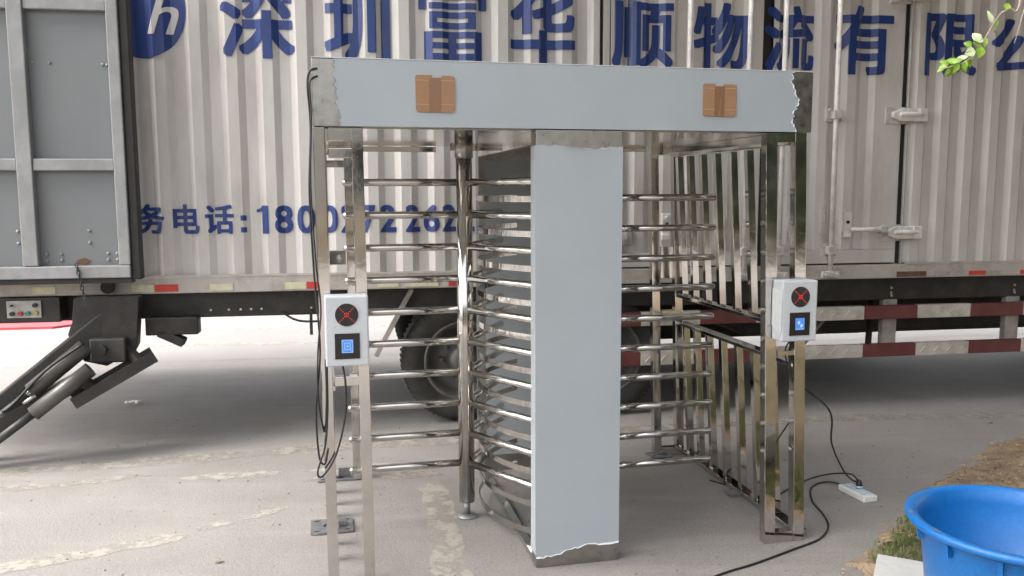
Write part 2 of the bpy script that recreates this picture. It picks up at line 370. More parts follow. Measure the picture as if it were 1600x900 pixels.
def blades(name, m, n, region, hmin, hmax, lay, wid, seed):
    r = random.Random(seed); b = MB()
    while n > 0:
        x = r.uniform(region[0], region[1]); y = r.uniform(region[2], region[3]); d = in_verge(x, y)
        if d < region[4] * (0.4 + r.random() * 1.2): continue
        n -= 1
        h = r.uniform(hmin, hmax); a = r.uniform(0, 6.283); l = r.uniform(lay * .5, lay); z = .03 + min(.03, d * .03)
        q = Vector((math.cos(a), math.sin(a), 0)); s_ = Vector((-q.y, q.x, 0)) * wid
        p0 = Vector((x, y, z)); p1 = p0 + q * l * .45 + Vector((0, 0, h * .75)); p2 = p0 + q * l + Vector((0, 0, h * r.uniform(.35, 1)))
        v = [b.bm.verts.new(t) for t in (p0 - s_, p0 + s_, p1 + s_ * .8, p1 - s_ * .8, p2)]
        b.bm.faces.new(v[:4]); b.bm.faces.new((v[3], v[2], v[4]))
    return tag(b.build(name, m, fix=False), kind='stuff')
blades('dry_grass', M['straw'], 15000, (1.3, 5.5, 3.2, 6.8, .10), .004, .022, .06, .0028, 11)
blades('lawn_grass', M['grass'], 9000, (1.2, 5.0, .2, 3.4, .12), .02, .06, .06, .004, 13)
blades('short_grass', M['grass'], 5200, (1.62, 2.45, 3.3, 4.22, .10), .015, .045, .04, .0022, 12)
lr = random.Random(44); lb = MB(); n_l = 0
while n_l < 2600:
    x = lr.uniform(1.2, 5.2); y = lr.uniform(3.0, 6.9); d = in_verge(x, y)
    if d < lr.uniform(-.10, .12): continue
    n_l += 1; a = lr.uniform(0, 6.28); k = lr.uniform(.006, .020); z = (.006 if d < .04 else .045) + lr.uniform(0, .014)
    c, s_ = math.cos(a) * k, math.sin(a) * k; t = lr.uniform(-.5, .5) * k
    lb.quad((x - c, y - s_, z), (x + s_ * .4, y - c * .4, z + t), (x + c, y + s_, z + abs(t)), (x - s_ * .4, y + c * .4, z))
tag(lb.build('leaf_litter', M['dry_leaf'], fix=False), kind='stuff')
r_ = random.Random(31); pb = MB()
for _ in range(420):
    x = r_.uniform(-3.5, 3.4); y = r_.uniform(3.2, 6.3)
    if in_verge(x, y) > .05: continue
    k = r_.uniform(.0022, .0065)
    pb.ball((x, y, k * .5), k, 6, (r_.uniform(.7, 1.6), 1, .6))
tag(pb.build('scattered_grit', M['soil']), kind='stuff')

# ------------------------------------------------------------------ building and trees out of view, added for the steel to reflect and for shade
bd = empty('added_unseen_building', (0, -13, 0))  # added unseen building: gives the posts something to reflect, screens some sky
tag(bd, 'unseen low pale building with tan base and dark windows, added for steel reflections and shade', 'building')
b = MB(); b.box(-12, 26, -6, 0, 1.3, 4.3)
for k in range(15): b.box(-12, 26, 0, .05, 1.32 + k * .2, 1.44 + k * .2)
b.build('wall', M['wall'], bd)
b = MB(); b.box(-12, 26, -6, .04, 0, 1.3); b.build('wall_base', M['tan'], bd)
for fl in range(1):
    for k in range(9):
        b = MB(); b.box(-7.4 + k * 3.7, -5.6 + k * 3.7, .051, .08, 1.5 + fl * 2.6, 2.8 + fl * 2.6); b.build('window', M['window'], bd)
def leaf_cloud(b, c, rad, n, size, r):
    for _ in range(n):
        while True:
            v = Vector((r.uniform(-1, 1), r.uniform(-1, 1), r.uniform(-1, 1)))
            if v.length < 1: break
        p = Vector(c) + Vector((v.x * rad[0], v.y * rad[1], v.z * rad[2]))
        n1 = Vector((r.uniform(-1, 1), r.uniform(-1, 1), r.uniform(-.3, 1))).normalized(); t = n1.orthogonal().normalized(); t = Matrix.Rotation(r.uniform(0, 6.28), 3, n1) @ t; u = n1.cross(t); k = size * r.uniform(.6, 1.3)
        b.quad(p - t * k, p - u * k * .45, p + t * k, p + u * k * .45)
def leafy_tree(name, loc, trunk_h, clumps, n, size, label, seed, group=None):
    r = random.Random(seed); t = empty(name, loc); tag(t, label, 'tree', group)
    b = MB(); b.tube([(0, 0, 0), (.03, .02, trunk_h * .5), (0, .05, trunk_h)], [.17, .14, .11], 12)
    for c, rad in clumps: b.tube([(0, .05, trunk_h * .9), (c[0] * .5, c[1] * .5, trunk_h + (c[2] - trunk_h) * .35), c], [.09, .06, .02], 8)
    b.build('trunk', M['bark'], t)
    b = MB()
    for c, rad in clumps: leaf_cloud(b, c, rad, n, size, r)
    b.build('crown', M['crown'], t, fix=False)
    return t
big = leafy_tree('shading_broadleaf_tree', (4.6, 1.2, 0), 3.0, [((2.4, 4.4, 4.2), (1.8, 1.3, 1.0)), ((-4.6, 3.4, 4.6), (1.5, 1.3, .7)), ((-3.0, 3.5, 4.5), (1.8, 1.4, .85)), ((-1.2, 4.2, 4.5), (1.8, 1.3, .9)), ((.9, 4.2, 4.6), (1.9, 1.5, 1.0)), ((3.2, 3.8, 4.8), (1.9, 1.6, 1.1)), ((.2, 1.8, 4.4), (2.0, 1.6, 1.1)), ((-1.8, -.7, 4.2), (1.8, 1.6, 1.0)), ((.5, -.7, 4.2), (2.0, 1.8, 1.2))], 1000, .16, 'broadleaf tree at the right with one long thin leafy twig hanging before the truck', 3)  # only the twig hangs in view; unseen crown clumps shaped to shade truck and drive
leafy_tree('shading_broadleaf_tree', (-4.4, -2.6, 0), 4.0, [((1.4, 7.2, 7.2), (2.0, 1.6, .8)), ((.6, 3.6, 6.6), (2.2, 2.0, .9)), ((2.6, 4.6, 6.8), (2.2, 2.0, .9)), ((2.8, 1.6, 6.7), (2.0, 2.0, .9)), ((-2.6, 3.2, 6.8), (2.0, 2.0, .9))], 900, .17, 'added unseen tall tree whose high crown shades the near left ground', 8)  # unseen tree added so its crown dims the near left ground
leafy_tree('shading_broadleaf_tree', (6.6, .6, 0), 1.4, [((0, 0, 2.6), (1.6, 1.8, 1.9)), ((.2, 2.2, 2.6), (1.5, 1.6, 1.9)), ((-.3, -2.2, 2.6), (1.6, 1.8, 1.9)), ((.2, .8, 4.6), (1.8, 2.2, 1.3))], 1600, .18, 'added unseen low bushy tree right of the verge, shading the right truck side', 9)  # unseen tree added to darken the right part of the truck side
leafy_tree('shading_broadleaf_tree', (9.5, 3.0, 0), 2.6, [((-1, 0, 4.4), (2.2, 2, 1.8)), ((1, 1, 4.6), (2.2, 2, 1.8)), ((0, -1, 5.8), (2, 2, 1.5))], 1500, .2, 'added unseen leafy tree far right, blocking sky light beyond the verge', 6)  # unseen tree added to close off sky light from the right
# the hanging twig of the right-hand tree
tw = MB()
main = [(2.9, 1.9, 4.3), (2.4, 3.0, 3.3), (2.02, 3.38, 2.62), (1.965, 3.40, 2.40), (1.935, 3.40, 2.392), (1.899, 3.40, 2.378)]
hang = [(1.935, 3.40, 2.392), (1.899, 3.40, 2.378), (1.861, 3.41, 2.311), (1.82, 3.40, 2.245), (1.761, 3.39, 2.19), (1.675, 3.40, 2.165)]
main_w = [Vector(p) - Vector((4.6, 1.2, 0)) for p in main]; hang_w = [Vector(p) - Vector((4.6, 1.2, 0)) for p in hang]
tw.tube(smooth_path(main_w, 5), .0042, 6); tw.tube(smooth_path(hang_w, 5), .0028, 6)
tw.tube(smooth_path([main_w[2], main_w[2] + Vector((-.03, 0, -.16)), main_w[2] + Vector((-.075, 0, -.36))], 5), .0020, 5)
tw.build('twig', M['twig'], big)
def leaf(b, base_, dirv, nrm, L_, W):
    d = Vector(dirv).normalized(); nn = Vector(nrm).normalized(); sd_ = d.cross(nn).normalized(); nn = sd_.cross(d)
    prof = [(0, .0), (.15, .55), (.38, 1.0), (.62, .88), (.84, .45), (1, 0)]; last = None
    for t, ww in prof:
        c = Vector(base_) + d * L_ * t - nn * (t * t * L_ * .25)
        cur = [b.bm.verts.new(c - sd_ * W * ww * .5 + nn * W * ww * .12), b.bm.verts.new(c), b.bm.verts.new(c + sd_ * W * ww * .5 + nn * W * ww * .12)]
        if last:
            for i in (0, 1):
                f = b.bm.faces.new((last[i], last[i + 1], cur[i + 1], cur[i])); f.smooth = True
        last = cur
rl = random.Random(21)
off = Vector((4.6, 1.2, 0))
greens = [(1.905, 2.385, .3, .5, .038, .022), (1.865, 2.31, .8, -.6, .03, .016), (1.845, 2.285, -.2, -1, .034, .014), (1.83, 2.262, -1, .2, .034, .028), (1.822, 2.25, -.3, -1, .045, .030), (1.80, 2.255, -.9, .5, .03, .024), (1.775, 2.205, .5, -1, .034, .022), (1.765, 2.198, -.2, -1, .042, .022), (1.745, 2.19, -1, .25, .05, .026), (1.735, 2.188, -.5, -1, .04, .022), (1.72, 2.186, -.15, -1, .045, .020), (1.71, 2.186, -.9, -.5, .044, .022), (1.70, 2.182, -1, .4, .035, .018), (1.73, 2.192, .2, -.9, .05, .02), (1.715, 2.184, -.5, -1, .05, .014), (1.745, 2.186, .5, -.9, .04, .02), (1.885, 2.352, -.2, -1, .03, .012), (1.755, 2.202, -.8, -.2, .045, .02)]
for x, z, dx, dz, L_, W in greens: lb = MB(); leaf(lb, Vector((x, 3.4 + rl.uniform(-.02, .02), z)) - off, (dx, rl.uniform(-.4, .4), dz), (rl.uniform(-.4, .2), -.8, rl.uniform(.2, .9)), L_ * 1.1, W * 1.25); lb.build('leaf', M['leaf'], big, fix=False)
for x, z, dx, dz, L_, W in [(1.862, 2.335, -.5, 1, .05, .016), (1.815, 2.268, -.5, .9, .04, .030), (1.80, 2.235, -1, -.3, .036, .034), (1.79, 2.232, -.6, -.9, .036, .032), (1.775, 2.214, -1, -.25, .05, .018), (1.75, 2.20, -1, -.6, .045, .018), (1.83, 2.27, -.8, .3, .03, .024)]:
    lb = MB(); leaf(lb, Vector((x, 3.39, z)) - off, (dx, rl.uniform(-.3, .3), dz), (rl.uniform(-.4, .2), -.9, rl.uniform(0, .5)), L_ * 1.1, W * 1.2); lb.build('leaf', M['leaf_pale'], big, fix=False)

# ------------------------------------------------------------------ the truck (local x along the side, y into the body, z up)
T = empty('box_truck', (0, 6.0955, 0), 0.1601)
tag(T, 'long white box truck with corrugated sides, blue lettering and side doors parked behind the turnstile', 'truck')
D_ = .026
def cyc(c0, per, n, k0=0):
    out = []
    for k in range(k0, n):
        c = c0 + per * k; out += [(c - .022, D_), (c + .022, 0), (c + .092, 0), (c + per - .091, D_)]
    return out
LEFT = [(-4.62, 0)] + cyc(-1.482, .228, 9, -13) + [(.548, D_), (.59, 0), (.635, 0)]
LEAF1 = [(.715, 0), (.80, 0), (.835, D_)] + cyc(.88, .215, 4) + [(1.718, D_), (1.762, 0), (1.865, 0)]
LEAF2 = [(1.945, 0), (1.985, 0), (2.02, D_)] + cyc(2.07, .2265, 4) + [(2.945, 0), (2.985, 0)]
LEAF2 = [p for p in LEAF2 if not (2.84 < p[0] < 2.94)]
RIGHT = [(3.055, 0), (3.075, 0)] + cyc(3.307, .2107, 27, -1) + [(8.95, 0), (9.0, 0)]
def clean(P):
    P = sorted(P); return [p for i, p in enumerate(P) if i == 0 or p[0] - P[i - 1][0] > .004]
LEFT, LEAF1, LEAF2, RIGHT = map(clean, (LEFT, LEAF1, LEAF2, RIGHT))
ALL = LEFT + [(.637, .022), (.713, .022)] + LEAF1 + [(1.867, .022), (1.943, .022)] + LEAF2 + [(2.987, .022), (3.053, .022)] + RIGHT
def dep(u):
    for a, b_ in zip(ALL, ALL[1:]):
        if a[0] <= u <= b_[0]: return a[1] + (b_[1] - a[1]) * (u - a[0]) / max(1e-6, b_[0] - a[0])
    return 0
ZB, ZT = 1.135, 3.58
def corr(P, z0, z1, name, parent, m=None, frame=False):
    b = MB(); prev = None; zs = [z0 + (z1 - z0) * i / 8 for i in range(9)]; rw = random.Random(len(P))
    for u, d in P:
        cur = [b.bm.verts.new((u + rw.uniform(-.0006, .0006), d + rw.uniform(-.0009, .0009), z)) for z in zs]
        if prev:
            for i in range(8): b.bm.faces.new((prev[i], cur[i], cur[i + 1], prev[i + 1]))
        prev = cur
    return b.build(name, m or M['truck'], parent, fix=False)
lw = corr(LEFT, ZB, ZT, 'corrugated_side', T); rw_ = corr(RIGHT, ZB, ZT, 'corrugated_side', T)
# body shell behind the side sheets
b = MB(); b.box(-4.62, 9.0, .06, 2.5, 1.05, 3.6); b.build('body_shell', M['chassis'], T)
b = MB(); b.box(-4.62, 9.0, -.03, .06, 3.585, 3.68); b.build('top_rail', M['truck_rail'], T, .008)
b = MB(); b.box(-4.62, 9.0, -.028, .055, 1.02, 1.128); b.build('bottom_rail', M['truck_rail'], T, .006)
b = MB(); b.box(-4.62, .63, -.034, -.0285, 1.128, 1.142); b.box(3.06, 9.0, -.034, -.0285, 1.128, 1.142); b.build('rail_flange', M['truck_rail'], T)
for u0, u1 in ((.640, .662), (1.872, 1.938), (2.996, 3.044)):
    b = MB(); b.box(u0, u1, .024, .058, 1.13, 3.58); b.build('door_seal', M['seal'], T)
b = MB(); b.box(.664, .712, .004, .056, 1.13, 3.58); b.build('door_post', M['truck'], T, .004)
b = MB(); b.box(2.988, 2.995, .0, .05, 1.13, 3.58); b.box(3.0455, 3.054, .0, .05, 1.13, 3.58); b.build('door_post', M['truck'], T)
def door(P, hinge_side):
    d = corr(P, ZB + .11, ZT, 'door', T)
    u0, u1 = P[0][0], P[-1][0]
    b = MB(); b.box(u0, u1, -.012, .034, ZB + .005, ZB + .108); b.build('door_bottom_frame', M['truck'], d, .004)
    return d
d1 = door(LEAF1, 'l'); d2 = door(LEAF2, 'r')
def rod(u, d, z1=3.55):
    b = MB(); b.tube([(u, -.048, 1.055), (u, -.048, z1)], .0185, 14); o = b.build('lock_rod', M['rod'], d)
    return o
def keeper(u, z, d):
    b = MB(); b.box(u - .065, u + .065, -.014, .004, z - .05, z + .05); b.box(u - .03, u + .03, -.074, -.014, z - .032, z + .032); b.tube([(u - .045, -.02, z + .03), (u - .045, -.03, z + .03)], .011, 8); b.tube([(u + .05, -.014, z - .03), (u + .05, -.026, z - .03)], .011, 8)
    b.build('rod_keeper', M['latch'], d, .004)
for u, d in ((1.288, d1), (1.742, d1), (2.015, d2), (2.436, d2)):
    rod(u, d)
    for z in (2.253, 1.245, 3.2): keeper(u, z, d)
    b = MB(); b.box(u - .07, u + .07, -.07, -.0345, 1.035, 1.085); b.tube([(u - .045, -.07, 1.06), (u - .045, -.085, 1.06)], .014, 8); b.tube([(u + .045, -.07, 1.06), (u + .045, -.085, 1.06)], .014, 8); b.build('rod_foot_bracket', M['latch'], d, .004)
def handle(u, d, lever):
    b = MB(); b.box(u - .034, u + .034, -.022, .01, 1.37, 1.53); b.box(u - .045, u + .02, -.05, -.02, 1.34, 1.38); b.tube([(u, -.022, 1.50), (u, -.034, 1.50)], .016, 10); b.build('latch_plate', M['rod'], d, .008)
    b = MB(); b.tube([(u, -.022, 1.455), (u, -.036, 1.455)], .012, 8); b.build('latch_hole', M['seal'], d)
    if lever:
        b = MB(); b.tube(smooth_path([(u + .02, -.05, 1.40), (u + .12, -.06, 1.398), (u + .27, -.055, 1.40)], 5), [.016] * 10 + [.012], 10); b.build('latch_lever', M['rod'], d)
        b = MB(); b.box(u + .25, u + .31, -.07, .002, 1.375, 1.425); b.build('latch_catch', M['latch'], d, .005)
handle(1.145, d1, False); handle(2.135, d1 if False else d2, False); handle(2.578, d2, True)
b = MB(); b.box(1.53, 1.60, -.02, .01, 1.36, 1.50); b.build('latch_plate', M['rod'], d1, .008)
b = MB(); b.box(2.36, 2.40, -.015, .004, 1.36, 1.56); b.build('latch_plate', M['latch'], d2, .004)
def hinge(u, z, s, d):
    # s = +1: strap runs to the right over the door gap
    x0, x1 = sorted((u - s * .17, u + s * .0))
    b = MB(); b.box(x0, x1, -.012, .034, z - .062, z + .062); b.build('hinge_leaf', M['latch'], d, .003)
    b = MB(); xs = [u - s * .13, u - s * .10, u + s * .10, u + s * .15]
    b.prism([(min(xs[0], xs[3]), z - .02), (u - .06, z - .045), (u + .06, z - .045), (max(xs[0], xs[3]), z - .025), (max(xs[0], xs[3]), z + .03), (u + .06, z + .05), (u - .06, z + .05), (min(xs[0], xs[3]), z + .022)], 'y', -.05, -.013); b.tube([(u - s * .08, -.055, z + .005), (u + s * .11, -.055, z + .005)], .017, 10); b.build('hinge_strap', M['rod'], d, .006)
    b = MB(); b.box(u + s * .11 - .035, u + s * .11 + .035, -.066, .02, z - .045, z + .05); b.build('hinge_pin_block', M['rod'], d, .006)
for z in (2.255, 1.368, 3.14): hinge(3.03, z, 1, d2); hinge(.71, z, -1, d1)
b = MB(); b.box(.80, .885, -.018, .0, 1.30, 1.41); b.tube([(.83, -.018, 1.37), (.83, -.035, 1.37)], .022, 12); b.build('hinge_cover', M['latch'], d1, .004)

# lettering conforming to the corrugation
def conform(bm, lift, name, m, parent):
    lift += .0015
    us = [v.co.x for v in bm.verts]; lo, hi = min(us), max(us)
    for u, _ in ALL:
        if lo < u < hi:
            bmesh.ops.bisect_plane(bm, geom=bm.verts[:] + bm.edges[:] + bm.faces[:], plane_co=(u, 0, 0), plane_no=(1, 0, 0), dist=1e-6)
    for v in bm.verts: v.co.y = v.co.y + dep(v.co.x) - lift
    for f in bm.faces:
        f.normal_update()
        if f.normal.y > 0: f.normal_flip()
    me = bpy.data.meshes.new(name); bm.to_mesh(me); bm.free(); me.materials.append(m)
    o = bpy.data.objects.new(name, me); col.objects.link(o); o.parent = parent; return o
def glyph(txt, shear=0.0):
    if txt == '1':      # a bold figure one with its flag
        bm = bmesh.new()
        for P in (((.21, 0), (.36, 0), (.36, .70), (.21, .70)), ((.08, .53), (.2095, .555), (.2095, .70), (.185, .64), (.08, .60))):
            bm.faces.new([bm.verts.new((x, y, 0)) for x, y in P])
        return bm
    cu = bpy.data.curves.new('t', 'FONT'); cu.body = txt; cu.size = 1; cu.shear = shear; cu.resolution_u = 5
    o = bpy.data.objects.new('t', cu); col.objects.link(o)
    dg = bpy.context.evaluated_depsgraph_get(); dg.update()
    me = bpy.data.meshes.new_from_object(o.evaluated_get(dg)); bm = bmesh.new(); bm.from_mesh(me)
    bpy.data.objects.remove(o); bpy.data.curves.remove(cu); bpy.data.meshes.remove(me)
    return bm
def letter(txt, u0, u1, z0, z1, bold, m=None, lift=.004, shear=0.0, parent=None):
    bm = glyph(txt, shear)
    xs = [v.co.x for v in bm.verts]; ys = [v.co.y for v in bm.verts]
    ax, bx, ay, by = min(xs) - bold, max(xs) + bold, min(ys) - bold * .8, max(ys) + bold * .8
    one = bpy.data.meshes.new('t'); bm.to_mesh(one); bm.free(); bm = bmesh.new()
    # heavy weight: the outline is laid on several times, each a hair above the last
    offs = [(0, 0)] if bold == 0 or txt == '1' else [(0, 0)] + [(bold * c, bold * .8 * d) for c, d in ((1, 1), (-1, 1), (1, -1), (-1, -1), (1, 0), (-1, 0), (0, 1), (0, -1))]
    if txt == '1': ax, bx, ay, by = .08, .36, 0, .70
    k0 = 0
    for i, (dx, dy) in enumerate(offs):
        bm.from_mesh(one); bm.verts.ensure_lookup_table()
        for v in bm.verts[k0:]:
            v.co = Vector((u0 + (v.co.x + dx - ax) / (bx - ax) * (u1 - u0), 0, z0 + (v.co.y + dy - ay) / (by - ay) * (z1 - z0))); v.co.y = -.00025 * i
        k0 = len(bm.verts)
    bpy.data.meshes.remove(one)
    return conform(bm, lift, 'lettering', m or M['blue'], parent or T)
BB = .027
for ch, u0, u1, z0, z1 in (('深', -1.945, -1.470, 2.582, 3.09), ('圳', -1.274, -.834, 2.574, 3.08), ('富', -.640, -.172, 2.580, 3.10), ('华', -.005, .458, 2.560, 3.09), ('顺', .722, 1.178, 2.575, 3.03), ('物', 1.328, 1.765, 2.575, 3.04), ('流', 1.880, 2.275, 2.572, 3.035), ('有', 2.435, 2.896, 2.553, 3.055), ('限', 3.165, 3.600, 2.556, 3.02), ('公', 3.725, 4.20, 2.575, 3.0), ('司', 4.36, 4.83, 2.57, 3.02)):
    letter(ch, u0, u1, z0, z1, .014 if ch == '富' else BB)
for ch, u0, u1, z0, z1 in (('务', -2.535, -2.352, 1.420, 1.618), ('电', -2.298, -2.130, 1.418, 1.616), ('话', -2.093, -1.906, 1.416, 1.612)): letter(ch, u0, u1, z0, z1, BB)
b = bmesh.new()
for z in (1.425, 1.505):
    b.faces.new([b.verts.new(p) for p in ((-1.862, 0, z), (-1.824, 0, z), (-1.824, 0, z + .035), (-1.862, 0, z + .035))])
conform(b, .004, 'lettering', M['blue'], T)
px = [(400, 418), (428, 455), (462, 490), (497, 525), (530, 553), (561, 584), (592, 617), (632, 655), (661, 686), (691, 714), (721, 743)]
def uu(p): return -1.758 + (p - 400) * (-.447 + 1.758) / (702 - 400)
for ch, (a, c) in zip('18002722622', px): letter(ch, uu(a), uu(c), 1.415, 1.605, .026)
# round emblem: blue disc with white italic letters
b = bmesh.new(); b.faces.new([b.verts.new((-2.435 + .275 * math.cos(2 * math.pi * k / 72), 0, 2.885 + .315 * math.sin(2 * math.pi * k / 72))) for k in range(72)])
em = conform(b, .004, 'emblem_disc', M['blue'], T)
letter('h', -2.405, -2.205, 2.725, 2.985, .010, M['white_vinyl'], .0065, .30, em)
letter('f', -2.62, -2.46, 2.72, 2.985, .010, M['white_vinyl'], .0065, .30, em)
# old blue strips left on the door edge beside the lettering
b = bmesh.new(); b.faces.new([b.verts.new(p) for p in ((.742, 0, 2.59), (.79, 0, 2.59), (.79, 0, 3.3), (.742, 0, 3.3))]); conform(b, .003, 'vinyl_strip', M['blue_panel'], T)
b = bmesh.new(); b.faces.new([b.verts.new(p) for p in ((.845, 0, 2.3), (.90, 0, 2.3), (.90, 0, 3.4), (.845, 0, 3.4))]); conform(b, .003, 'vinyl_strip', M['blue_panel'], T)

# reflectors on the bottom rail
for u0, u1, k in ((-3.19, -3.05, 'white_refl'), (-2.575, -2.434, 'white_refl'), (-2.430, -2.28, 'red_refl'), (-2.075, -1.926, 'white_refl'), (-1.582, -1.440, 'white_refl'), (-1.436, -1.29, 'red_refl'), (-.955, -.81, 'white_refl'), (-.76, -.53, 'white_refl'), (-.46, -.39, 'red_refl'), (.1, .24, 'white_refl'), (3.326, 3.453, 'grey_refl'), (3.619, 3.759, 'red_refl'), (3.763, 3.90, 'grey_refl'), (4.069, 4.21, 'red_refl')):
    b = MB(); b.box(u0, u1, -.034, -.029, 1.034, 1.082 if u0 < 2 else 1.066); b.build('reflector', M[k], T)
b = MB(); b.tube([(-2.72, -.03, 1.075), (-2.72, -.07, 1.075)], .042, 14); b.build('marker_lamp', M['seal'], T)
b = MB(); b.box(3.0, 3.25, -.033, -.0285, 1.03, 1.07); b.build('rail_patch', M['rust'], T)

# chassis
b = MB(); b.box(-4.5, 9, .10, .20, .835, 1.015); b.build('chassis_rail', M['chassis'], T, .006)
b = MB(); b.box(-4.5, 9, 1.9, 2.0, .86, 1.015); b.build('chassis_rail', M['chassis'], T)
b = MB()
for k in range(14): b = MB(); b.box(-4.3 + k * .95, -4.2 + k * .95, .2, 1.9, .90, 1.01); b.build('cross_member', M['chassis'], T)
b = MB()
for u in [-2.75, -2.1, -1.98, -1.90, -1.83, -1.76, -1.42, -1.35, -1.28, -1.21, -1.14]: b = MB(); b.tube([(u, .10, .885), (u, .095, .885)], .008, 8); b.build('frame_dot', M['white_refl'], T)  # small pale discs spaced along the chassis rail
b = MB(); b.bar((-.716, .07, 1.005), (-.975, .07, .53), .03, .07, (0, 1, 0)); b.build('mudguard_stay', M['guard_post'], T)
b = MB(); b.box(-.62, .9, .22, .9, .55, .9); b.build('fuel_tank', M['chassis'], T, .05)
b = MB(); b.box(.9, 3.95, 1.95, 2.45, .235, .95); b.build('far_side_skirt', M['chassis'], T, .02)
b = MB(); b.box(2.0, 6.5, .5, 1.5, .5, .95); b.build('gearbox', M['chassis'], T, .04)
b = MB(); b.tube(smooth_path([(-1.62, .08, .86), (-1.5, .05, .80), (-1.3, .05, .80), (-1.22, .08, .84)], 4), .008, 6); b.bar((-1.42, .05, .87), (-1.42, .05, .70), .02, .02, (0, 1, 0)); b.build('cable_hook', M['chassis'], T)
b = MB(); b.bar((2.62, .3, .70), (2.42, .3, .47), .02, .06, (0, 1, 0)); b.build('guard_brace', M['guard_post'], T)
b = MB(); b.bar((3.0, .28, .99), (2.98, .28, .45), .02, .06, (0, 1, 0)); b.build('guard_brace', M['chassis'], T)
def wheel(u, y, z=.46):
    c = empty('wheel'); c.parent = T; c.location = (u, y, z)
    b = MB(); b.lathe([(.292, 0.0), (.315, -.012), (.345, -.02), (.375, -.024), (.40, -.022), (.425, -.010), (.445, .015), (.458, .05), (.460, .12), (.458, .2), (.44, .25), (.40, .27), (.29, .25)], (0, 0, 0), 72, 'y')
    for k in range(72):
        a = 2 * math.pi * k / 72; a2 = a + .05
        b.bar((.452 * math.cos(a), .03, .452 * math.sin(a)), (.458 * math.cos(a2), .24, .458 * math.sin(a2)), .022, .016, (math.cos(a), 0, math.sin(a)))
    for k in range(24):
        a = 2 * math.pi * k / 24; b.bar((.41 * math.cos(a), -.018, .41 * math.sin(a)), (.445 * math.cos(a), .01, .445 * math.sin(a)), .016, .01, (0, 1, 0))
    b.build('tyre', M['tyre'], c)
    b = MB(); b.lathe([(.30, .02), (.298, -.004), (.285, -.008), (.272, .01), (.26, .06), (.24, .10), (.20, .11), (.12, .11), (.11, .06), (.09, .02), (.06, .01), (.001, .01)], (0, 0, 0), 48, 'y'); b.build('rim', M['rim'], c)
    for k in range(10):
        b = MB(); a = 2 * math.pi * k / 10; b.tube([(.165 * math.cos(a), .12, .165 * math.sin(a)), (.165 * math.cos(a), .075, .165 * math.sin(a))], .017, 6); b.build('wheel_nut', M['rim'], c)
    return c
w0 = wheel(-.335, .12)
for u, y in ((.72, .12), (-.335, 2.0), (.72, 2.0), (6.6, .12), (6.6, 2.0)):
    cw = copy_obj(w0, T); cw.location = (u, y, .46)
# side underrun guard: two striped rails on posts
ug = empty('underrun_guard'); ug.parent = T
for z0, z1 in ((.690, .795), (.390, .492)):
    u = .42; k = 0
    segs = [(.30, .62, 'guard_white'), (.62, .985, 'guard_red'), (.985, 1.45, 'guard_white'), (1.45, 1.90, 'guard_red'), (1.90, 2.795, 'guard_white'), (2.795, 3.25, 'guard_red'), (3.25, 3.715, 'guard_white'), (3.715, 4.185, 'guard_red'), (4.185, 4.65, 'guard_white'), (4.65, 5.1, 'guard_red')]
    for a, c, m in segs:
        b = MB(); b.box(a + .0005, c - .0005, .05, .10, z0, z1)
        if m == 'guard_white':
            q = a + .06
            while q < c - .05: b.bar((q - .022, .049, z0 + .03), (q + .022, .049, z1 - .03), .006, .014, (0, 1, 0)); q += .115
        b.build('guard_rail', M[m], ug, .004)
for u in (.52, 3.045, 4.13):
    b = MB(); b.box(u - .06, u + .06, .1015, .16, .40, 1.03); b.tube([(u, .1015, .93), (u, .09, .93)], .012, 8); b.tube([(u, .1015, .90), (u, .09, .86)], .010, 8); b.build('guard_post', M['guard_post'], ug, .006)

# tail-lift platform folded up against the side
lp = empty('lift_platform'); lp.parent = T
b = MB(); b.box(-4.5, -2.49, -.305, -.27, 1.175, 3.45); b.build('deck_sheet', M['lift_sheet'], lp)
for u0, u1 in ((-2.555, -2.486), (-3.115, -3.025), (-3.70, -3.61), (-4.3, -4.21)):
    b = MB(); b.box(u0, u1, -.362, -.306, 1.245, 3.45); b.build('stile', M['lift_frame'], lp, .006)
us = [-4.21, -3.70, -3.61, -3.115, -3.025, -2.555]
for i in range(0, 6, 2):
    for z0, z1 in ((1.832, 1.905), (2.795, 2.862)):
        b = MB(); b.box(us[i] + .001, us[i + 1] - .001, -.352, -.306, z0, z1); b.build('cross_rail', M['lift_frame'], lp, .006)
b = MB(); b.box(-4.5, -2.488, -.366, -.306, 1.165, 1.242); b.build('bottom_frame', M['lift_frame'], lp, .006)
b = MB(); b.box(-2.485, -2.43, -.345, -.26, 1.15, 3.45); b.build('rubber_edge', M['seal'], lp, .008)
b = MB(); b.box(-4.5, -2.488, -.33, -.26, 1.128, 1.1635); b.build('bottom_lip', M['chassis'], lp, .004)
b = MB()
for x, z in ((-3.0, 2.49), (-2.905, 2.485), (-2.60, 2.48), (-2.575, 2.478), (-3.15, 1.46), (-3.15, 1.385), (-2.735, 1.46), (-2.735, 1.385), (-2.99, 1.315), (-2.905, 1.315), (-2.63, 1.315), (-2.575, 1.315), (-2.99, 1.275), (-2.905, 1.275), (-2.63, 1.275), (-2.575, 1.275)):
    b = MB(); b.ball((x, -.306, z), .0115, 10); b.build('rivet', M['lift_frame'], lp)
b = MB(); b.prism([(-2.81, 1.25), (-2.76, 1.245), (-2.73, 1.27), (-2.77, 1.29), (-2.82, 1.275)], 'y', -.3085, -.3062); b.build('rust_patch', M['rust'], lp)
b = MB()
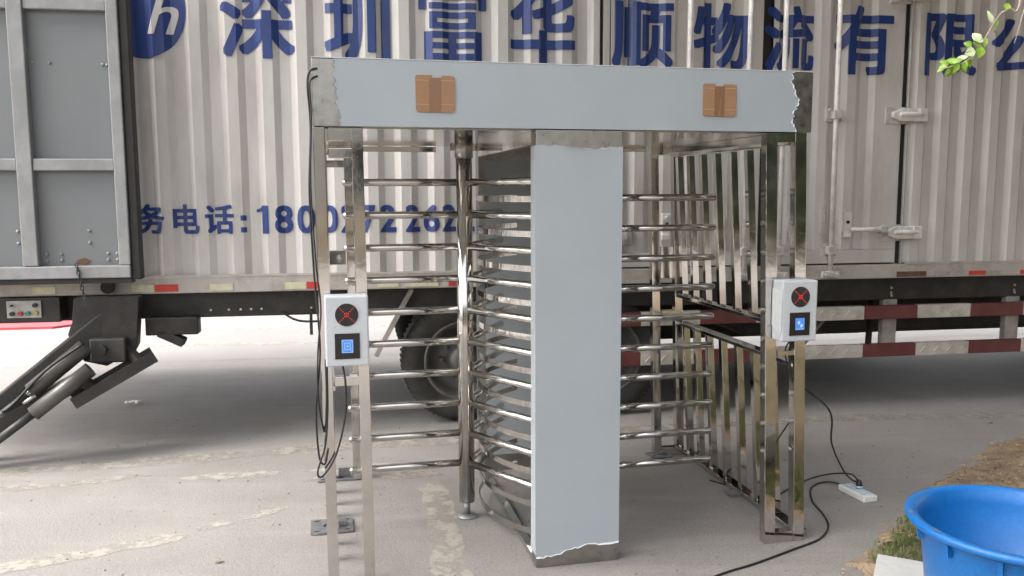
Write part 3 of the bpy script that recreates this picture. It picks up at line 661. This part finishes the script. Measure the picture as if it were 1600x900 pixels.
for k in range(11):
    z = 1.25 - k * .024; a = k % 2
    c = Vector((-2.80 + .004 * k, -.375, z)); pts = []
    for j in range(9):
        t = 2 * math.pi * j / 8; q = Vector((.009 * math.cos(t), 0, .016 * math.sin(t)))
        if a: q = Vector((0, q.x, q.z))
        pts.append(c + q)
    b.tube(pts, .0035, 5, caps=False)
b.build('chain', M['lift'], lp)

# hydraulic lift arms under the platform
la = empty('lift_mechanism'); la.parent = T
b = MB(); b.prism([(-2.90, 1.018), (-2.50, 1.018), (-2.53, .70), (-2.56, .645), (-2.66, .60), (-2.72, .565), (-2.86, .60), (-2.95, .78), (-2.92, .86)], 'y', -.16, -.06); b.build('bracket_plate', M['chassis'], la, .006)
b = MB(); b.box(-2.80, -2.58, -.235, -.162, .60, .76); b.build('pivot_box', M['lift'], la, .012)
b = MB(); b.tube([(-2.72, -.235, .69), (-2.72, -.262, .69)], .03, 12); b.build('pivot_pin', M['lift'], la)
b = MB(); b.bar((-2.70, -.10, .86), (-3.62, -.32, .10), .10, .16, (0, 0, 1)); b.build('lift_arm', M['lift'], la, .01)
b = MB(); b.bar((-2.82, -.25, .52), (-3.62, -.52, .10), .12, .10, (0, 0, 1)); b.build('lower_arm', M['lift'], la, .01)
b = MB(); b.tube([(-2.79, -.33, .73), (-3.10, -.40, .47)], .052, 18); b.build('hydraulic_cylinder', M['cyl'], la)
b = MB(); b.tube([(-3.10, -.40, .47), (-3.40, -.46, .22)], .026, 14); b.build('piston_rod', M['lift'], la)
b = MB(); b.tube([(-2.74, -.42, .60), (-3.06, -.50, .35)], .048, 18); b.build('hydraulic_cylinder', M['cyl'], la)
b = MB(); b.tube([(-3.06, -.50, .35), (-3.3, -.55, .17)], .026, 14); b.build('piston_rod', M['lift'], la)
b = MB(); b.ball((-3.105, -.405, .465), .03, 12); b.tube([(-3.05, -.46, .455), (-3.12, -.48, .41)], .014, 8); b.build('cylinder_eye', M['chrome'], la)
b = MB(); b.tube(smooth_path([(-2.78, -.40, .76), (-3.0, -.44, .60), (-3.18, -.46, .41), (-3.25, -.46, .36)], 5), .009, 6); b.build('hydraulic_hose', M['cable'], la)
# U-shaped channel hanging to the right of the arms
b = MB(); A_, B_ = Vector((-2.40, -.20, .615)), Vector((-2.86, -.36, .36))
b.bar(A_, B_, .17, .012, (0, 0, 1))
ax = (B_ - A_).normalized(); sd2 = ax.cross(Vector((0, 0, 1))).normalized(); up2 = sd2.cross(ax)
for s in (-1, 1): b.bar(A_ + sd2 * s * .085 + up2 * .032, B_ + sd2 * s * .085 + up2 * .032, .012, .075, (0, 0, 1))
b.build('channel_guide', M['lift'], la)
b = MB(); b.bar((-2.60, -.15, .68), (-2.50, -.22, .60), .05, .05, (0, 0, 1)); b.build('link_bar', M['lift'], la)
b = MB(); b.bar((-2.86, -.3, .52), (-2.74, -.32, .45), .06, .06); b.build('link_bar', M['lift'], la)
b = MB(); b.box(-2.50, -2.16, -.05, .06, .74, .86); b.bar((-2.42, 0, .76), (-2.26, 0, .68), .1, .06); b.build('pump_housing', M['chassis'], la, .01)
# control box with push buttons
cb = MB(); cb.box(-3.40, -3.02, -.06, .09, .85, 1.012); cb = cb.build('control_box', M['chassis'], T, .006)
b = MB(); b.box(-3.34, -3.13, -.072, -.061, .885, .997); b.build('button_plate', M['plate'], cb, .003)
for k, (x, z, m) in enumerate(((-3.305, .915, 'btn_black'), (-3.255, .915, 'btn_red'), (-3.21, .915, 'btn_green'), (-3.162, .918, 'btn_yellow'), (-3.165, .968, 'btn_black'), (-3.305, .968, 'btn_black'))):
    b = MB(); b.tube([(x, -.073, z), (x, -.092, z)], .014 if k < 5 else .007, 12); b.build('button', M[m], cb)
b = MB(); b.box(-2.92, -2.80, -.075, -.0615, .955, 1.01); b.build('warning_patch', M['rust'], T)

# ------------------------------------------------------------------ the turnstile (local x along the front, y away, z up)
S = empty('full_height_turnstile', (.105, 3.6955, 0), .2207)
tag(S, 'double full height stainless steel turnstile wrapped in pale blue protective film standing before the truck', 'turnstile')
HB, HT, YD = 1.962, 2.232, 1.47
ROUND = .002
def torn(seed, n, amp): return jag(n, amp, seed)
# canopy box
b = MB(); b.box(-.929, 1.308, 0, YD, HB, HT); b.build('canopy', M['steel_dull'], S, .003)
b = MB(); b.box(-.862, 1.22, .06, YD - .06, HB - .0042, HB - .0006); b.build('ceiling_sheet', M['ceiling'], S)
def film_sheet(x0, x1, z0, z1, y, th, edges, name='protective_film', m=None, seed=0, amp=.012, parent=None):
    # rectangle with torn edges: edges is a string of l r t b
    n = 26; P = []
    def e(k, flag): return torn(seed + k, n, amp) if flag in edges else [0] * n
    l, r, t, bt = e(1, 'l'), e(2, 'r'), e(3, 't'), e(4, 'b')
    for i in range(n): P.append((x0 + (x1 - x0) * i / n, z0 + bt[i]))
    for i in range(n): P.append((x1 + r[i], z0 + (z1 - z0) * i / n))
    for i in range(n): P.append((x1 + (x0 - x1) * i / n, z1 + t[i]))
    for i in range(n): P.append((x0 + l[i], z1 + (z0 - z1) * i / n))
    b = MB(); b.prism(P, 'y', y - th, y); return b.build(name, m or M['film'], parent or S)
def curl(pts, y, seed, w_, side, parent):
    # a lifted lip of torn film: side = outward direction (x, z)
    r = random.Random(seed); b = MB(); prev = None; k = .5; lf = .5
    for x, z in pts:
        k = max(.05, min(1, k + r.uniform(-.45, .45))); lf = max(.1, min(1, lf + r.uniform(-.4, .4)))
        w2 = w_ * k
        cur = [b.bm.verts.new((x - side[0] * .002, y - .0004, z - side[1] * .002)), b.bm.verts.new((x + side[0] * w2 * .5, y - .001 - .004 * lf, z + side[1] * w2 * .5)), b.bm.verts.new((x + side[0] * w2 * (1 - .5 * lf), y - .002 - .009 * lf * k, z + side[1] * w2 * (1 - .5 * lf)))]
        if prev:
            for q in (0, 1): b.bm.faces.new((prev[q], prev[q + 1], cur[q + 1], cur[q]))
        prev = cur
    return b.build('torn_film_edge', M['film_edge'], parent)
# fascia film with torn ends, built from explicit outlines
ra = random.Random(5)
nl = 34; lft = []; rgt = []
for i in range(nl + 1):
    t = i / nl; lft.append((-.843 + .03 * t * t + .02 * t * 0 + ra.uniform(-.007, .007), HT - .001 - t * (HT - HB - .002)))
    rgt.append((1.222 - .012 * t + ra.uniform(-.008, .008) - .012 * math.sin(t * 9), HB + .001 + t * (HT - HB - .002)))
b = MB(); b.prism(lft + rgt, 'y', -.0035, -.0006); b.build('protective_film', M['film'], S)
curl(rgt, -.003, 8, .010, (1, 0), S); curl(lft, -.003, 9, .005, (-1, 0), S)
b = MB(); b.box(-.930, 1.309, -.0045, .05, HT + .0005, HT + .004); b.build('top_film', M['film_edge'], S)

# columns (front and rear)
def column(y0, y1, facing, seed):
    b = MB(); b.box(0, .392, y0, y1, 0, HB - .003); c = b.build('column', M['steel_dull'], S, .003)
    y = y0 if facing < 0 else y1
    r = random.Random(seed); top = []; bot = []
    for i in range(25):
        t = i / 24
        top.append((.392 * t, HB - .066 - .020 * math.exp(-((t - .62) / .33) ** 2) + r.uniform(-.005, .005)))
        bot.append((.392 * t, .050 + .040 * (1 / (1 + math.exp(-(t - .36) * 14))) + r.uniform(-.005, .005)))
    lo, hi = (y0 - .003, y0 - .0006) if facing < 0 else (y1 + .0006, y1 + .003)
    b = MB(); b.prism(bot + list(reversed(top)), 'y', lo, hi); b.build('column_film', M['film'] if facing < 0 else M['film_shade_lift'], c)
    if facing < 0:
        b = MB(); b.box(-.0035, -.0006, y0 - .001, y1 - .004, .06, HB - .07); b.build('side_film', M['film_side'], c)
        curl(bot[8:], lo, seed + 1, .007, (0, -1), c); curl(top[7:23], lo, seed + 2, .006, (0, 1), c); curl(bot[:9], lo, seed + 3, .006, (0, -1), c)
    else:
        b = MB(); b.box(.04, .36, y0 - .003, y0 - .0006, .10, HB - .085); b.build('inner_film', M['film_shade_lift'], c)
    return c
column(0, .085, -1, 3); column(1.375, 1.46, 1, 4)
for x0, x1 in ((.0, .04), (.352, .392)):
    b = MB(); b.box(x0, x1, .087, 1.373, 0, .03); b.build('floor_rail', M['steel'], S, .002)
    b = MB(); b.box(x0, x1, .087, 1.373, HB - .065, HB - .003); b.build('top_rail', M['steel'], S, .002)

# leaning cage on the right: x(z) = foot + lean * z
def post(xc, y0, w_, d_, lean, z1=HB - .003, name='post', m=None, z0=0.0):
    b = MB(); b.box(xc - w_ / 2 + lean * z0, xc + w_ / 2 + lean * z0, y0, y0 + d_, z0, z1, lean * (z1 - z0)); return b.build(name, m or M['steel'], S, .002)
# left pair, right pair (front) and their rear partners
for xc, lean in ((-.895, -.006), (-.742, -.006)):
    post(xc, .004, .046, .05, lean); post(xc + .005, 1.405, .046, .05, lean)
for xc, lean in ((1.166, -.028), (1.320, -.031)):
    post(xc, .004, .056, .05, lean); post(xc + .0, 1.405, .05, .05, lean)
def cross(x0, x1, y0, y1, z0, z1, name='cross_bar', m=None):
    b = MB(); b.box(x0, x1, y0, y1, z0, z1); return b.build(name, m or M['steel'], S, .002)
for y0 in (.008, 1.409):
    cross(-.870, -.768, y0, y0 + .042, 1.905, HB - .004); cross(-.870, -.768, y0, y0 + .042, 1.835, 1.875)
    cross(-.870, -.768, y0, y0 + .042, .885, .925)
    cross(1.140, 1.262, y0, y0 + .042, 1.915, HB - .004); cross(1.185, 1.298, y0, y0 + .042, .0, .055); cross(1.178, 1.272, y0, y0 + .042, .92, .945)
cross(-.866, -.772, 1.409, 1.451, 1.28, 1.36); cross(1.165, 1.278, 1.409, 1.451, 1.15, 1.35)
cross(-.718, -.24, 1.42, 1.445, 1.925, 1.955, 'rear_top_bar'); cross(-.16, 1.06, 1.42, 1.445, 1.935, 1.957, 'rear_top_bar')
# right side wall: upright flat bars above and below a pair of mid rails
WX0, WL = 1.365, -.062
def wx(z): return WX0 + WL * z
for y in (.296, .474, .652, .837, 1.014, 1.185, 1.345):
    for z0, z1 in ((.034, .852), (1.052, HB - .06)):
        b = MB(); b.box(wx(z0) - .019, wx(z0) + .019, y - .019, y + .019, z0, z1, WL * (z1 - z0)); b.build('upright_bar', M['steel'], S, .002)
for z0, z1, nm in ((.854, .874, 'mid_rail'), (1.03, 1.05, 'mid_rail'), (HB - .058, HB - .004, 'top_rail'), (.004, .032, 'base_rail')):
    x = wx(z0); b = MB(); b.box(x - .033, x + .033, .058, 1.402, z0, z1); b.build(nm, M['steel'], S, .002)
b = MB(); b.box(1.15, 1.215, .058, 1.402, HB - .045, HB - .004); b.build('top_rail', M['steel'], S, .002)
# left side wall (seen end-on)
for y in (.30, .48, .66, .84, 1.02, 1.20):
    for z0, z1 in ((.034, .852), (1.052, HB - .06)):
        b = MB(); b.box(-.914, -.876, y - .019, y + .019, z0, z1); b.build('upright_bar', M['steel'], S, .002)
for z0, z1, nm in ((.854, .874, 'mid_rail'), (1.03, 1.05, 'mid_rail'), (HB - .058, HB - .004, 'top_rail')):
    b = MB(); b.box(-.924, -.866, .058, 1.402, z0, z1); b.build(nm, M['steel'], S, .002)
# slotted base plates under the left wall and the rear feet
def base_plate(x0, x1, y0, y1, hole):
    b = MB(); cx, cy = (x0 + x1) / 2, (y0 + y1) / 2; n = 32; outer = []; inner = []
    for k in range(n):
        a = 2 * math.pi * (k + .5) / n; c, s_ = math.cos(a), math.sin(a); t = min((x1 - x0) / 2 / max(1e-6, abs(c)), (y1 - y0) / 2 / max(1e-6, abs(s_)))
        outer.append((cx + c * t, cy + s_ * t)); inner.append((cx + c * hole, cy + s_ * hole))
    V = {}
    for z in (.004, .012):
        V[z] = ([b.bm.verts.new((x, y, z)) for x, y in outer], [b.bm.verts.new((x, y, z)) for x, y in inner])
    for k in range(n):
        j = (k + 1) % n
        for z in (.004, .012): b.bm.faces.new((V[z][0][k], V[z][0][j], V[z][1][j], V[z][1][k]))
        for i in (0, 1): b.bm.faces.new((V[.004][i][k], V[.004][i][j], V[.012][i][j], V[.012][i][k]))
    o = b.build('base_plate', M['zinc'], S)
    q = MB()
    for x, y in ((x0 + .03, y0 + .025), (x1 - .03, y0 + .025), (x0 + .03, y1 - .025), (x1 - .03, y1 - .025)): q = MB(); q.box(x - .012, x + .012, y - .004, y + .004, .0122, .0135); q.build('bolt_slot', M['seal'], o)
    q = MB(); q.box(x1 - .075, x1 - .03, cy - .022, cy + .022, .0125, .035); q.build('angle_cleat', M['zinc'], o, .003)
    return o
base_plate(-1.0, -.79, .60, .785, .042)
base_plate(-.965, -.70, 1.385, 1.475, .02); base_plate(1.10, 1.25, 1.36, 1.475, .02)
b = MB(); b.box(-.845, -.71, 1.44, 1.46, .013, .06); b.build('rear_kick_bar', M['zinc'], S)
b = MB(); b.box(1.27, 1.335, .62, .70, .004, .016); b.build('foot_tab', M['zinc'], S)

# rotors: pole, collar, foot and three wings of ten arms
def rotor(px_, z0, angs, names):
    rt = empty('rotor', (px_, .683, 0)); rt.parent = S
    b = MB(); b.tube([(0, 0, .085), (0, 0, 1.86)], .041, 28); b.build('pole', M['steel_tube'], rt)
    b = MB(); b.tube([(0, 0, 1.862), (0, 0, HB - .003)], .046, 28); b.build('collar', M['steel_dull'], rt)
    b = MB(); b.tube([(0, 0, .018), (0, 0, .084)], .017, 16); b.lathe([(.001, .018), (.03, .018), (.052, .008), (.054, .001), (.001, .001)], n=28); b.build('levelling_foot', M['zinc'], rt)
    for a in angs:
        for i in range(10):
            z = z0 + i * .161; c, s_ = math.cos(R(a)), math.sin(R(a))
            b = MB(); b.tube([(c * .038, s_ * .038, z), (c * .3, s_ * .3, z), (c * .603, s_ * .603, z)], .0185, 16, round_end=True); b.build('arm', M['steel_tube'], rt)
    return rt
rotor(-.20, .2935, (180, 300, 60), None)
rotor(.576, .2121, (0, 120, 240), None)
# curved comb bars that close the middle
def hoop(cx, z, a0, a1):
    b = MB(); n = 36; prev = None
    for k in range(n + 1):
        a = R(a0 + (a1 - a0) * k / n); c, s_ = math.cos(a), math.sin(a)
        cur = [b.bm.verts.new((cx + c * r_h, .683 + s_ * r_h, z + h)) for r_h, h in ((.700, -.014), (.700, .014), (.694, .014), (.694, -.014))]
        if prev:
            for i in range(4):
                f = b.bm.faces.new((prev[i], prev[(i + 1) % 4], cur[(i + 1) % 4], cur[i])); f.smooth = False
        else: b.bm.faces.new(cur)
        prev = cur
    b.bm.faces.new(list(reversed(prev))); b.build('comb_hoop', M['hoop'], S)
for i in range(10):
    hoop(.576, .2121 + i * .161, 122, 238); hoop(-.20, .2935 + i * .161, -47, 47)
hoop(.576, .075, 122, 238)

# card readers on the front posts
def reader(x0, x1, z0, z1, kind):
    rd = MB(); rd.box(x0, x1, -.088, .003, z0, z1); rd = rd.build('card_reader', M['white_box'], S, .007)
    cx = (x0 + x1) / 2; W = x1 - x0; H_ = z1 - z0; yf = -.0885
    b = MB(); b.tube([(cx, yf - .0005, z0 + H_ * .735), (cx, yf - .003, z0 + H_ * .735)], W * .265, 40); b.build('signal_lens', M['black_gloss'], rd)
    b = MB(); cz = z0 + H_ * .735; k_ = W * .155
    for i in range(-4, 5):
        t = i / 4
        for s in ((1,) if i == 0 else (1, -1)): b.ball((cx + t * k_, yf - .0032, cz + t * k_ * s), .0021 if i else .0026, 8)
    for a in range(8): b.ball((cx + .008 * math.cos(a * .785), yf - .0035, cz + .008 * math.sin(a * .785)), .0018, 6)
    b.build('led_cross', M['led'], rd)
    wz = W * .285; pz = z0 + H_ * .29
    b = MB(); b.box(cx - wz, cx + wz, yf - .003, yf - .0005, pz - wz * 1.05, pz + wz * 1.05); b.build('reader_window', M['black_gloss'], rd)
    sw, sh = W * .13, W * .155
    b = MB(); b.box(cx - sw, cx + sw, yf - .0045, yf - .0032, pz - sh, pz + sh); b.build('screen', M['screen'], rd)
    b = MB(); y0, y1 = yf - .0056, yf - .0047
    if kind == 0:
        for k in (.95, .48):
            for s in (-1, 1):
                b.box(cx - sw * k, cx + sw * k, y0, y1, pz + s * sh * k - .0008, pz + s * sh * k + .0008)
                b.box(cx + s * sw * k - .0008, cx + s * sw * k + .0008, y0, y1, pz - sh * k + .001, pz + sh * k - .001)
        for s in (-1, 1):
            for t in (-1, 1): b.bar((cx + s * sw * .5, y0, pz + t * sh * .5), (cx + s * sw * .9, y0, pz + t * sh * .9), .0008, .0016, (0, 1, 0))
        b.box(cx - .003, cx + .003, y0, y1, pz - .003, pz + .003)
    else:
        b.prism([(cx - sw * .6, pz + sh * .3), (cx - sw * .15, pz + sh * .55), (cx + sw * .1, pz + sh * .2), (cx - sw * .3, pz - sh * .1)], 'y', y0, y1)
        b.prism([(cx + sw * .1, pz - sh * .1), (cx + sw * .6, pz), (cx + sw * .5, pz - sh * .5), (cx + sw * .05, pz - sh * .55)], 'y', y0, y1)
        b.box(cx - sw * .8, cx + sw * .8, y0, y1, pz - sh * .86, pz - sh * .8)
    b.build('screen_pattern', M['screen_lines'], rd)
    b = MB()
    for x, z in ((x0 + W * .24, z0 + H_ * .56), (x1 - W * .2, z0 + H_ * .48), (x0 + W * .2, z0 + H_ * .12)): b = MB(); b.tube([(x, yf, z), (x, yf - .001, z)], .0022, 8); b.build('screw', M['zinc'], rd)
    return rd
reader(-.904, -.729, .988, 1.278, 0)
rr2 = reader(1.138, 1.316, 1.005, 1.287, 1)
b = MB(); pts = [(.0, .262 - .012), (-.06, .25), (-.088, .262), (-.088, .06), (-.072, .03), (-.05, .055), (-.03, .065), (.0, .08)]
b.prism([(y, 1.005 + z - .01) for y, z in pts], 'x', 1.1355, 1.1375); b.build('side_film', M['film_edge'], rr2)

# ------------------------------------------------------------------ small things
def front_pt(X, Y, Z):
    c, s_ = math.cos(.2207), math.sin(.2207); return (.105 + c * X - s_ * Y, 3.6955 + s_ * X + c * Y, Z)
def cardboard(X0, X1, Z0, Z1, notch, label):
    t = empty('cardboard_patch', front_pt((X0 + X1) / 2, -.0036, Z0), .2207); tag(t, label, 'cardboard', 'cardboard patches taped to the turnstile beam')
    W = X1 - X0; H_ = Z1 - Z0; h = W / 2; r = .012
    P = [(-h + r, 0), (h - r, -.002), (h - .003, .004), (h, r), (h + .001, H_ * .6), (h - .001, H_ - .004), (h - .02, H_)]
    P += [(notch + .022, H_ - .001), (notch + .020, H_ - .008), (notch - .016, H_ - .010), (notch - .018, H_ + .001), (-h + .006, H_ + .001), (-h, H_ - .006), (-h + .001, r), (-h + .004, .004)]
    b = MB(); b.prism(P, 'y', -.0055, -.0004); b.build('card', M['cardboard'], t)
    b = MB(); b.box(-.026, .022, -.0066, -.0058, -.0, H_ - .012); b.build('tape', M['tape'], t)
    b = MB(); b.box(-h + .003, h - .002, -.0064, -.0057, H_ * .86, H_ * .86 + .0016); b.box(-h + .002, h - .003, -.0064, -.0057, H_ * .20, H_ * .20 + .0016); b.build('crease', M['crease'], t)
    b = MB(); b.bar((.0, -.0069, .004), (.004, -.0069, H_ * .55), .0004, .0015, (0, 1, 0)); b.build('tape_scratch', M['crease'], t)
cardboard(-.513, -.350, 2.025, 2.173, .005, 'brown cardboard patch with a notched top taped left on the pale blue beam')
cardboard(.762, .924, 2.028, 2.168, -.005, 'brown cardboard patch taped near the torn right end of the pale blue beam')

def cable(pts, r, label, local=True, plug=None, grp='black cables of the turnstile'):
    P = [front_pt(*p) for p in pts] if local else pts
    b = MB(); b.tube(smooth_path(P, 8), r, 8); o = b.build('black_cable', M['cable']); tag(o, label, 'cable', grp); return o
cable([(-.905, -.004, 2.19), (-.934, -.012, 2.177), (-.945, -.012, 2.12), (-.938, -.012, 1.952), (-.950, -.012, 1.698), (-.942, -.012, 1.387), (-.930, -.012, 1.175), (-.927, -.012, 1.015), (-.949, -.012, .80), (-.943, -.012, .60), (-.920, -.012, .56), (-.905, -.004, .62)], .0042, 'long black cable hanging down the outer left post from the beam end')
cable([(-.905, -.004, 2.16), (-.936, -.02, 2.13), (-.934, -.02, 2.0), (-.944, -.02, 1.72), (-.932, -.02, 1.40), (-.918, -.02, 1.22), (-.934, -.02, 1.05), (-.940, -.02, .86), (-.918, -.02, .70), (-.906, -.02, .82), (-.905, -.015, 1.0)], .0036, 'thinner black cable looping beside the outer left post behind the left reader')
cable([(-.838, -.02, .99), (-.826, -.03, .90), (-.832, -.03, .76), (-.874, -.03, .60), (-.930, -.03, .515), (-.950, -.03, .535), (-.915, -.03, .65), (-.902, -.02, .80), (-.900, -.02, .985)], .0040, 'black cable dangling in a loop under the left reader')
sp = (1.93, 4.60)
cable([front_pt(1.235, -.04, 1.006), front_pt(1.25, .03, .93), front_pt(1.285, .02, .80), (1.56, 4.10, .62), (1.70, 4.42, .36), (1.82, 4.56, .17), (1.90, 4.62, .085), (1.938, 4.625, .075)], .0048, 'black cable running from the right reader down to the white power strip', False)
cable([front_pt(1.215, -.04, 1.006), front_pt(1.225, .02, .92), front_pt(1.30, .02, .70), front_pt(1.33, .09, .62), front_pt(1.26, .12, .48), front_pt(1.20, .10, .40)], .0036, 'short black cable drooping between the right front posts', False)
cable([front_pt(.98 + .30, .9, .006), (1.42, 4.60, .006), (1.60, 4.72, .01), (1.74, 4.83, .02), (1.86, 4.84, .045), (1.93, 4.72, .085), (1.942, 4.635, .075)], .0048, 'black cable arching across the ground into the white power strip', False)
cable([(1.894, 4.70, .02), (1.86, 4.79, .012), (1.79, 4.80, .006), (1.70, 4.70, .006), (1.64, 4.50, .006), (1.63, 4.32, .006), (1.60, 4.16, .006), (1.50, 4.00, .006), (1.32, 3.87, .006), (1.10, 3.72, .006), (.90, 3.60, .006), (.6, 3.35, .006)], .0052, 'black supply cable snaking over the ground from the power strip to the front', False)
ps = empty('power_strip', (1.925, 4.60, .0), 0); ps.rotation_euler = (0, 0, R(-73)); tag(ps, 'white power strip with pale blue sockets lying on the ground', 'power strip')
b = MB(); b.box(-.11, .11, -.044, .044, .001, .036); b.build('housing', M['strip'], ps, .006)
for k in range(5):
    for s in (-1, 1):
        b = MB(); b.box(-.098 + k * .038, -.068 + k * .038, s * .02 - .014, s * .02 + .014, .0362, .0378); b.build('socket', M['socket'], ps)
b = MB(); b.box(.09, .102, -.02, .02, .0362, .042); b.build('switch', M['strip'], ps, .002)
pl = empty('power_plug', (1.94, 4.618, .038)); tag(pl, 'dark plug standing upright in the white power strip', 'plug')
b = MB(); b.lathe([(.001, 0), (.017, 0), (.019, .02), (.014, .038), (.007, .048), (.001, .05)], n=16); b.build('plug_body', M['cable'], pl)
b = MB(); b.lathe([(.0195, .004), (.0205, .004), (.0205, .016), (.0195, .016)], n=16); b.build('plug_ring', M['socket'], pl)

# blue tub on a white board
bk = empty('blue_tub', (1.703, 2.749, .215), 0); tag(bk, 'large bright blue plastic tub with a wide scuffed rim on the verge', 'tub')
SC = .863; bk.scale = (SC, SC, 1.1); RM, ZR = .412, .350
b = MB(); b.lathe([(.001, .0), (.300, .0), (.312, .012), (.352, ZR - .06), (.368, ZR - .03), (.372, ZR - .022), (.404, ZR - .024), (.412, ZR - .016), (.410, ZR - .004), (.398, ZR), (.375, ZR - .002), (.362, ZR - .012), (.352, ZR - .05), (.300, .018), (.001, .012)], n=96); b.build('body', M['bucket'], bk)
b = MB()
for k in range(12):
    a = 2 * math.pi * k / 12 + .35; c, s_ = math.cos(a), math.sin(a)
    b = MB(); b.bar((c * .362, s_ * .362, ZR - .075), (c * .372, s_ * .372, ZR - .026), .016, .02, (c, s_, 0)); b.build('rim_rib', M['bucket'], bk)
scf = mat('grey_scuff', (.10, .13, .20), .8)
for a0 in (R(168), R(196)):
    b = MB(); c, s_ = math.cos(a0), math.sin(a0)
    n_ = 10; rsc = random.Random(int(a0 * 100)); ring = [b.bm.verts.new((( .398 + rsc.uniform(.007, .012) * math.cos(t)) * math.cos(a0 + .055 * math.sin(t)), (.398 + rsc.uniform(.006, .010) * math.cos(t)) * math.sin(a0 + .055 * math.sin(t)), ZR + .0012)) for t in [2 * math.pi * k / n_ for k in range(n_)]]
    b.bm.faces.new(ring); b.build('scuff', scf, bk)
b = MB(); b.box(0, .80, -.80, 0, 0, .158); bo = b.build('white_board', M['board'], None, .003); bo.location = (1.50, 3.36, .054); bo.rotation_euler = (0, 0, R(-27)); tag(bo, 'rough white board lying on the verge under the blue tub', 'board')

# litter
pp = MB(); rp = random.Random(3)
for k in range(7): pp.ball((-.05 + k * .017, rp.uniform(-.012, .012), .014 + rp.uniform(0, .012)), rp.uniform(.012, .021), 7, (1.3, 1, .8))
o = pp.build('crumpled_paper', M['paper']); o.location = (-3.05, 6.72, 0); tag(o, 'scrap of crumpled white paper on the ground beside the lift arms', 'litter')
def fallen(x, y, a, L_, label, z=.0):
    b = MB(); leaf(b, (0, 0, .010), (math.cos(a), math.sin(a), .12), (0, .2, 1), L_, L_ * .5); o = b.build('fallen_leaf', M['dry_leaf'], fix=False); o.location = (x, y, z); tag(o, label, 'leaf', 'fallen leaves'); return o
fallen(1.74, 3.83, .3, .085, 'pale dry leaf lying on the soil left of the blue tub', .05)
fallen(1.83, 4.02, 2.1, .05, 'small curled brown leaf on the sandy strip beside the tub', .05)
fallen(2.12, 4.36, 1.3, .035, 'tiny dark leaf on the asphalt right of the power strip')
fallen(3.45, 6.05, .4, .06, 'brown leaf on the asphalt by the far end of the verge')
fallen(-1.38, 3.75, .6, .05, 'dark dry leaf on the asphalt left of the turnstile')
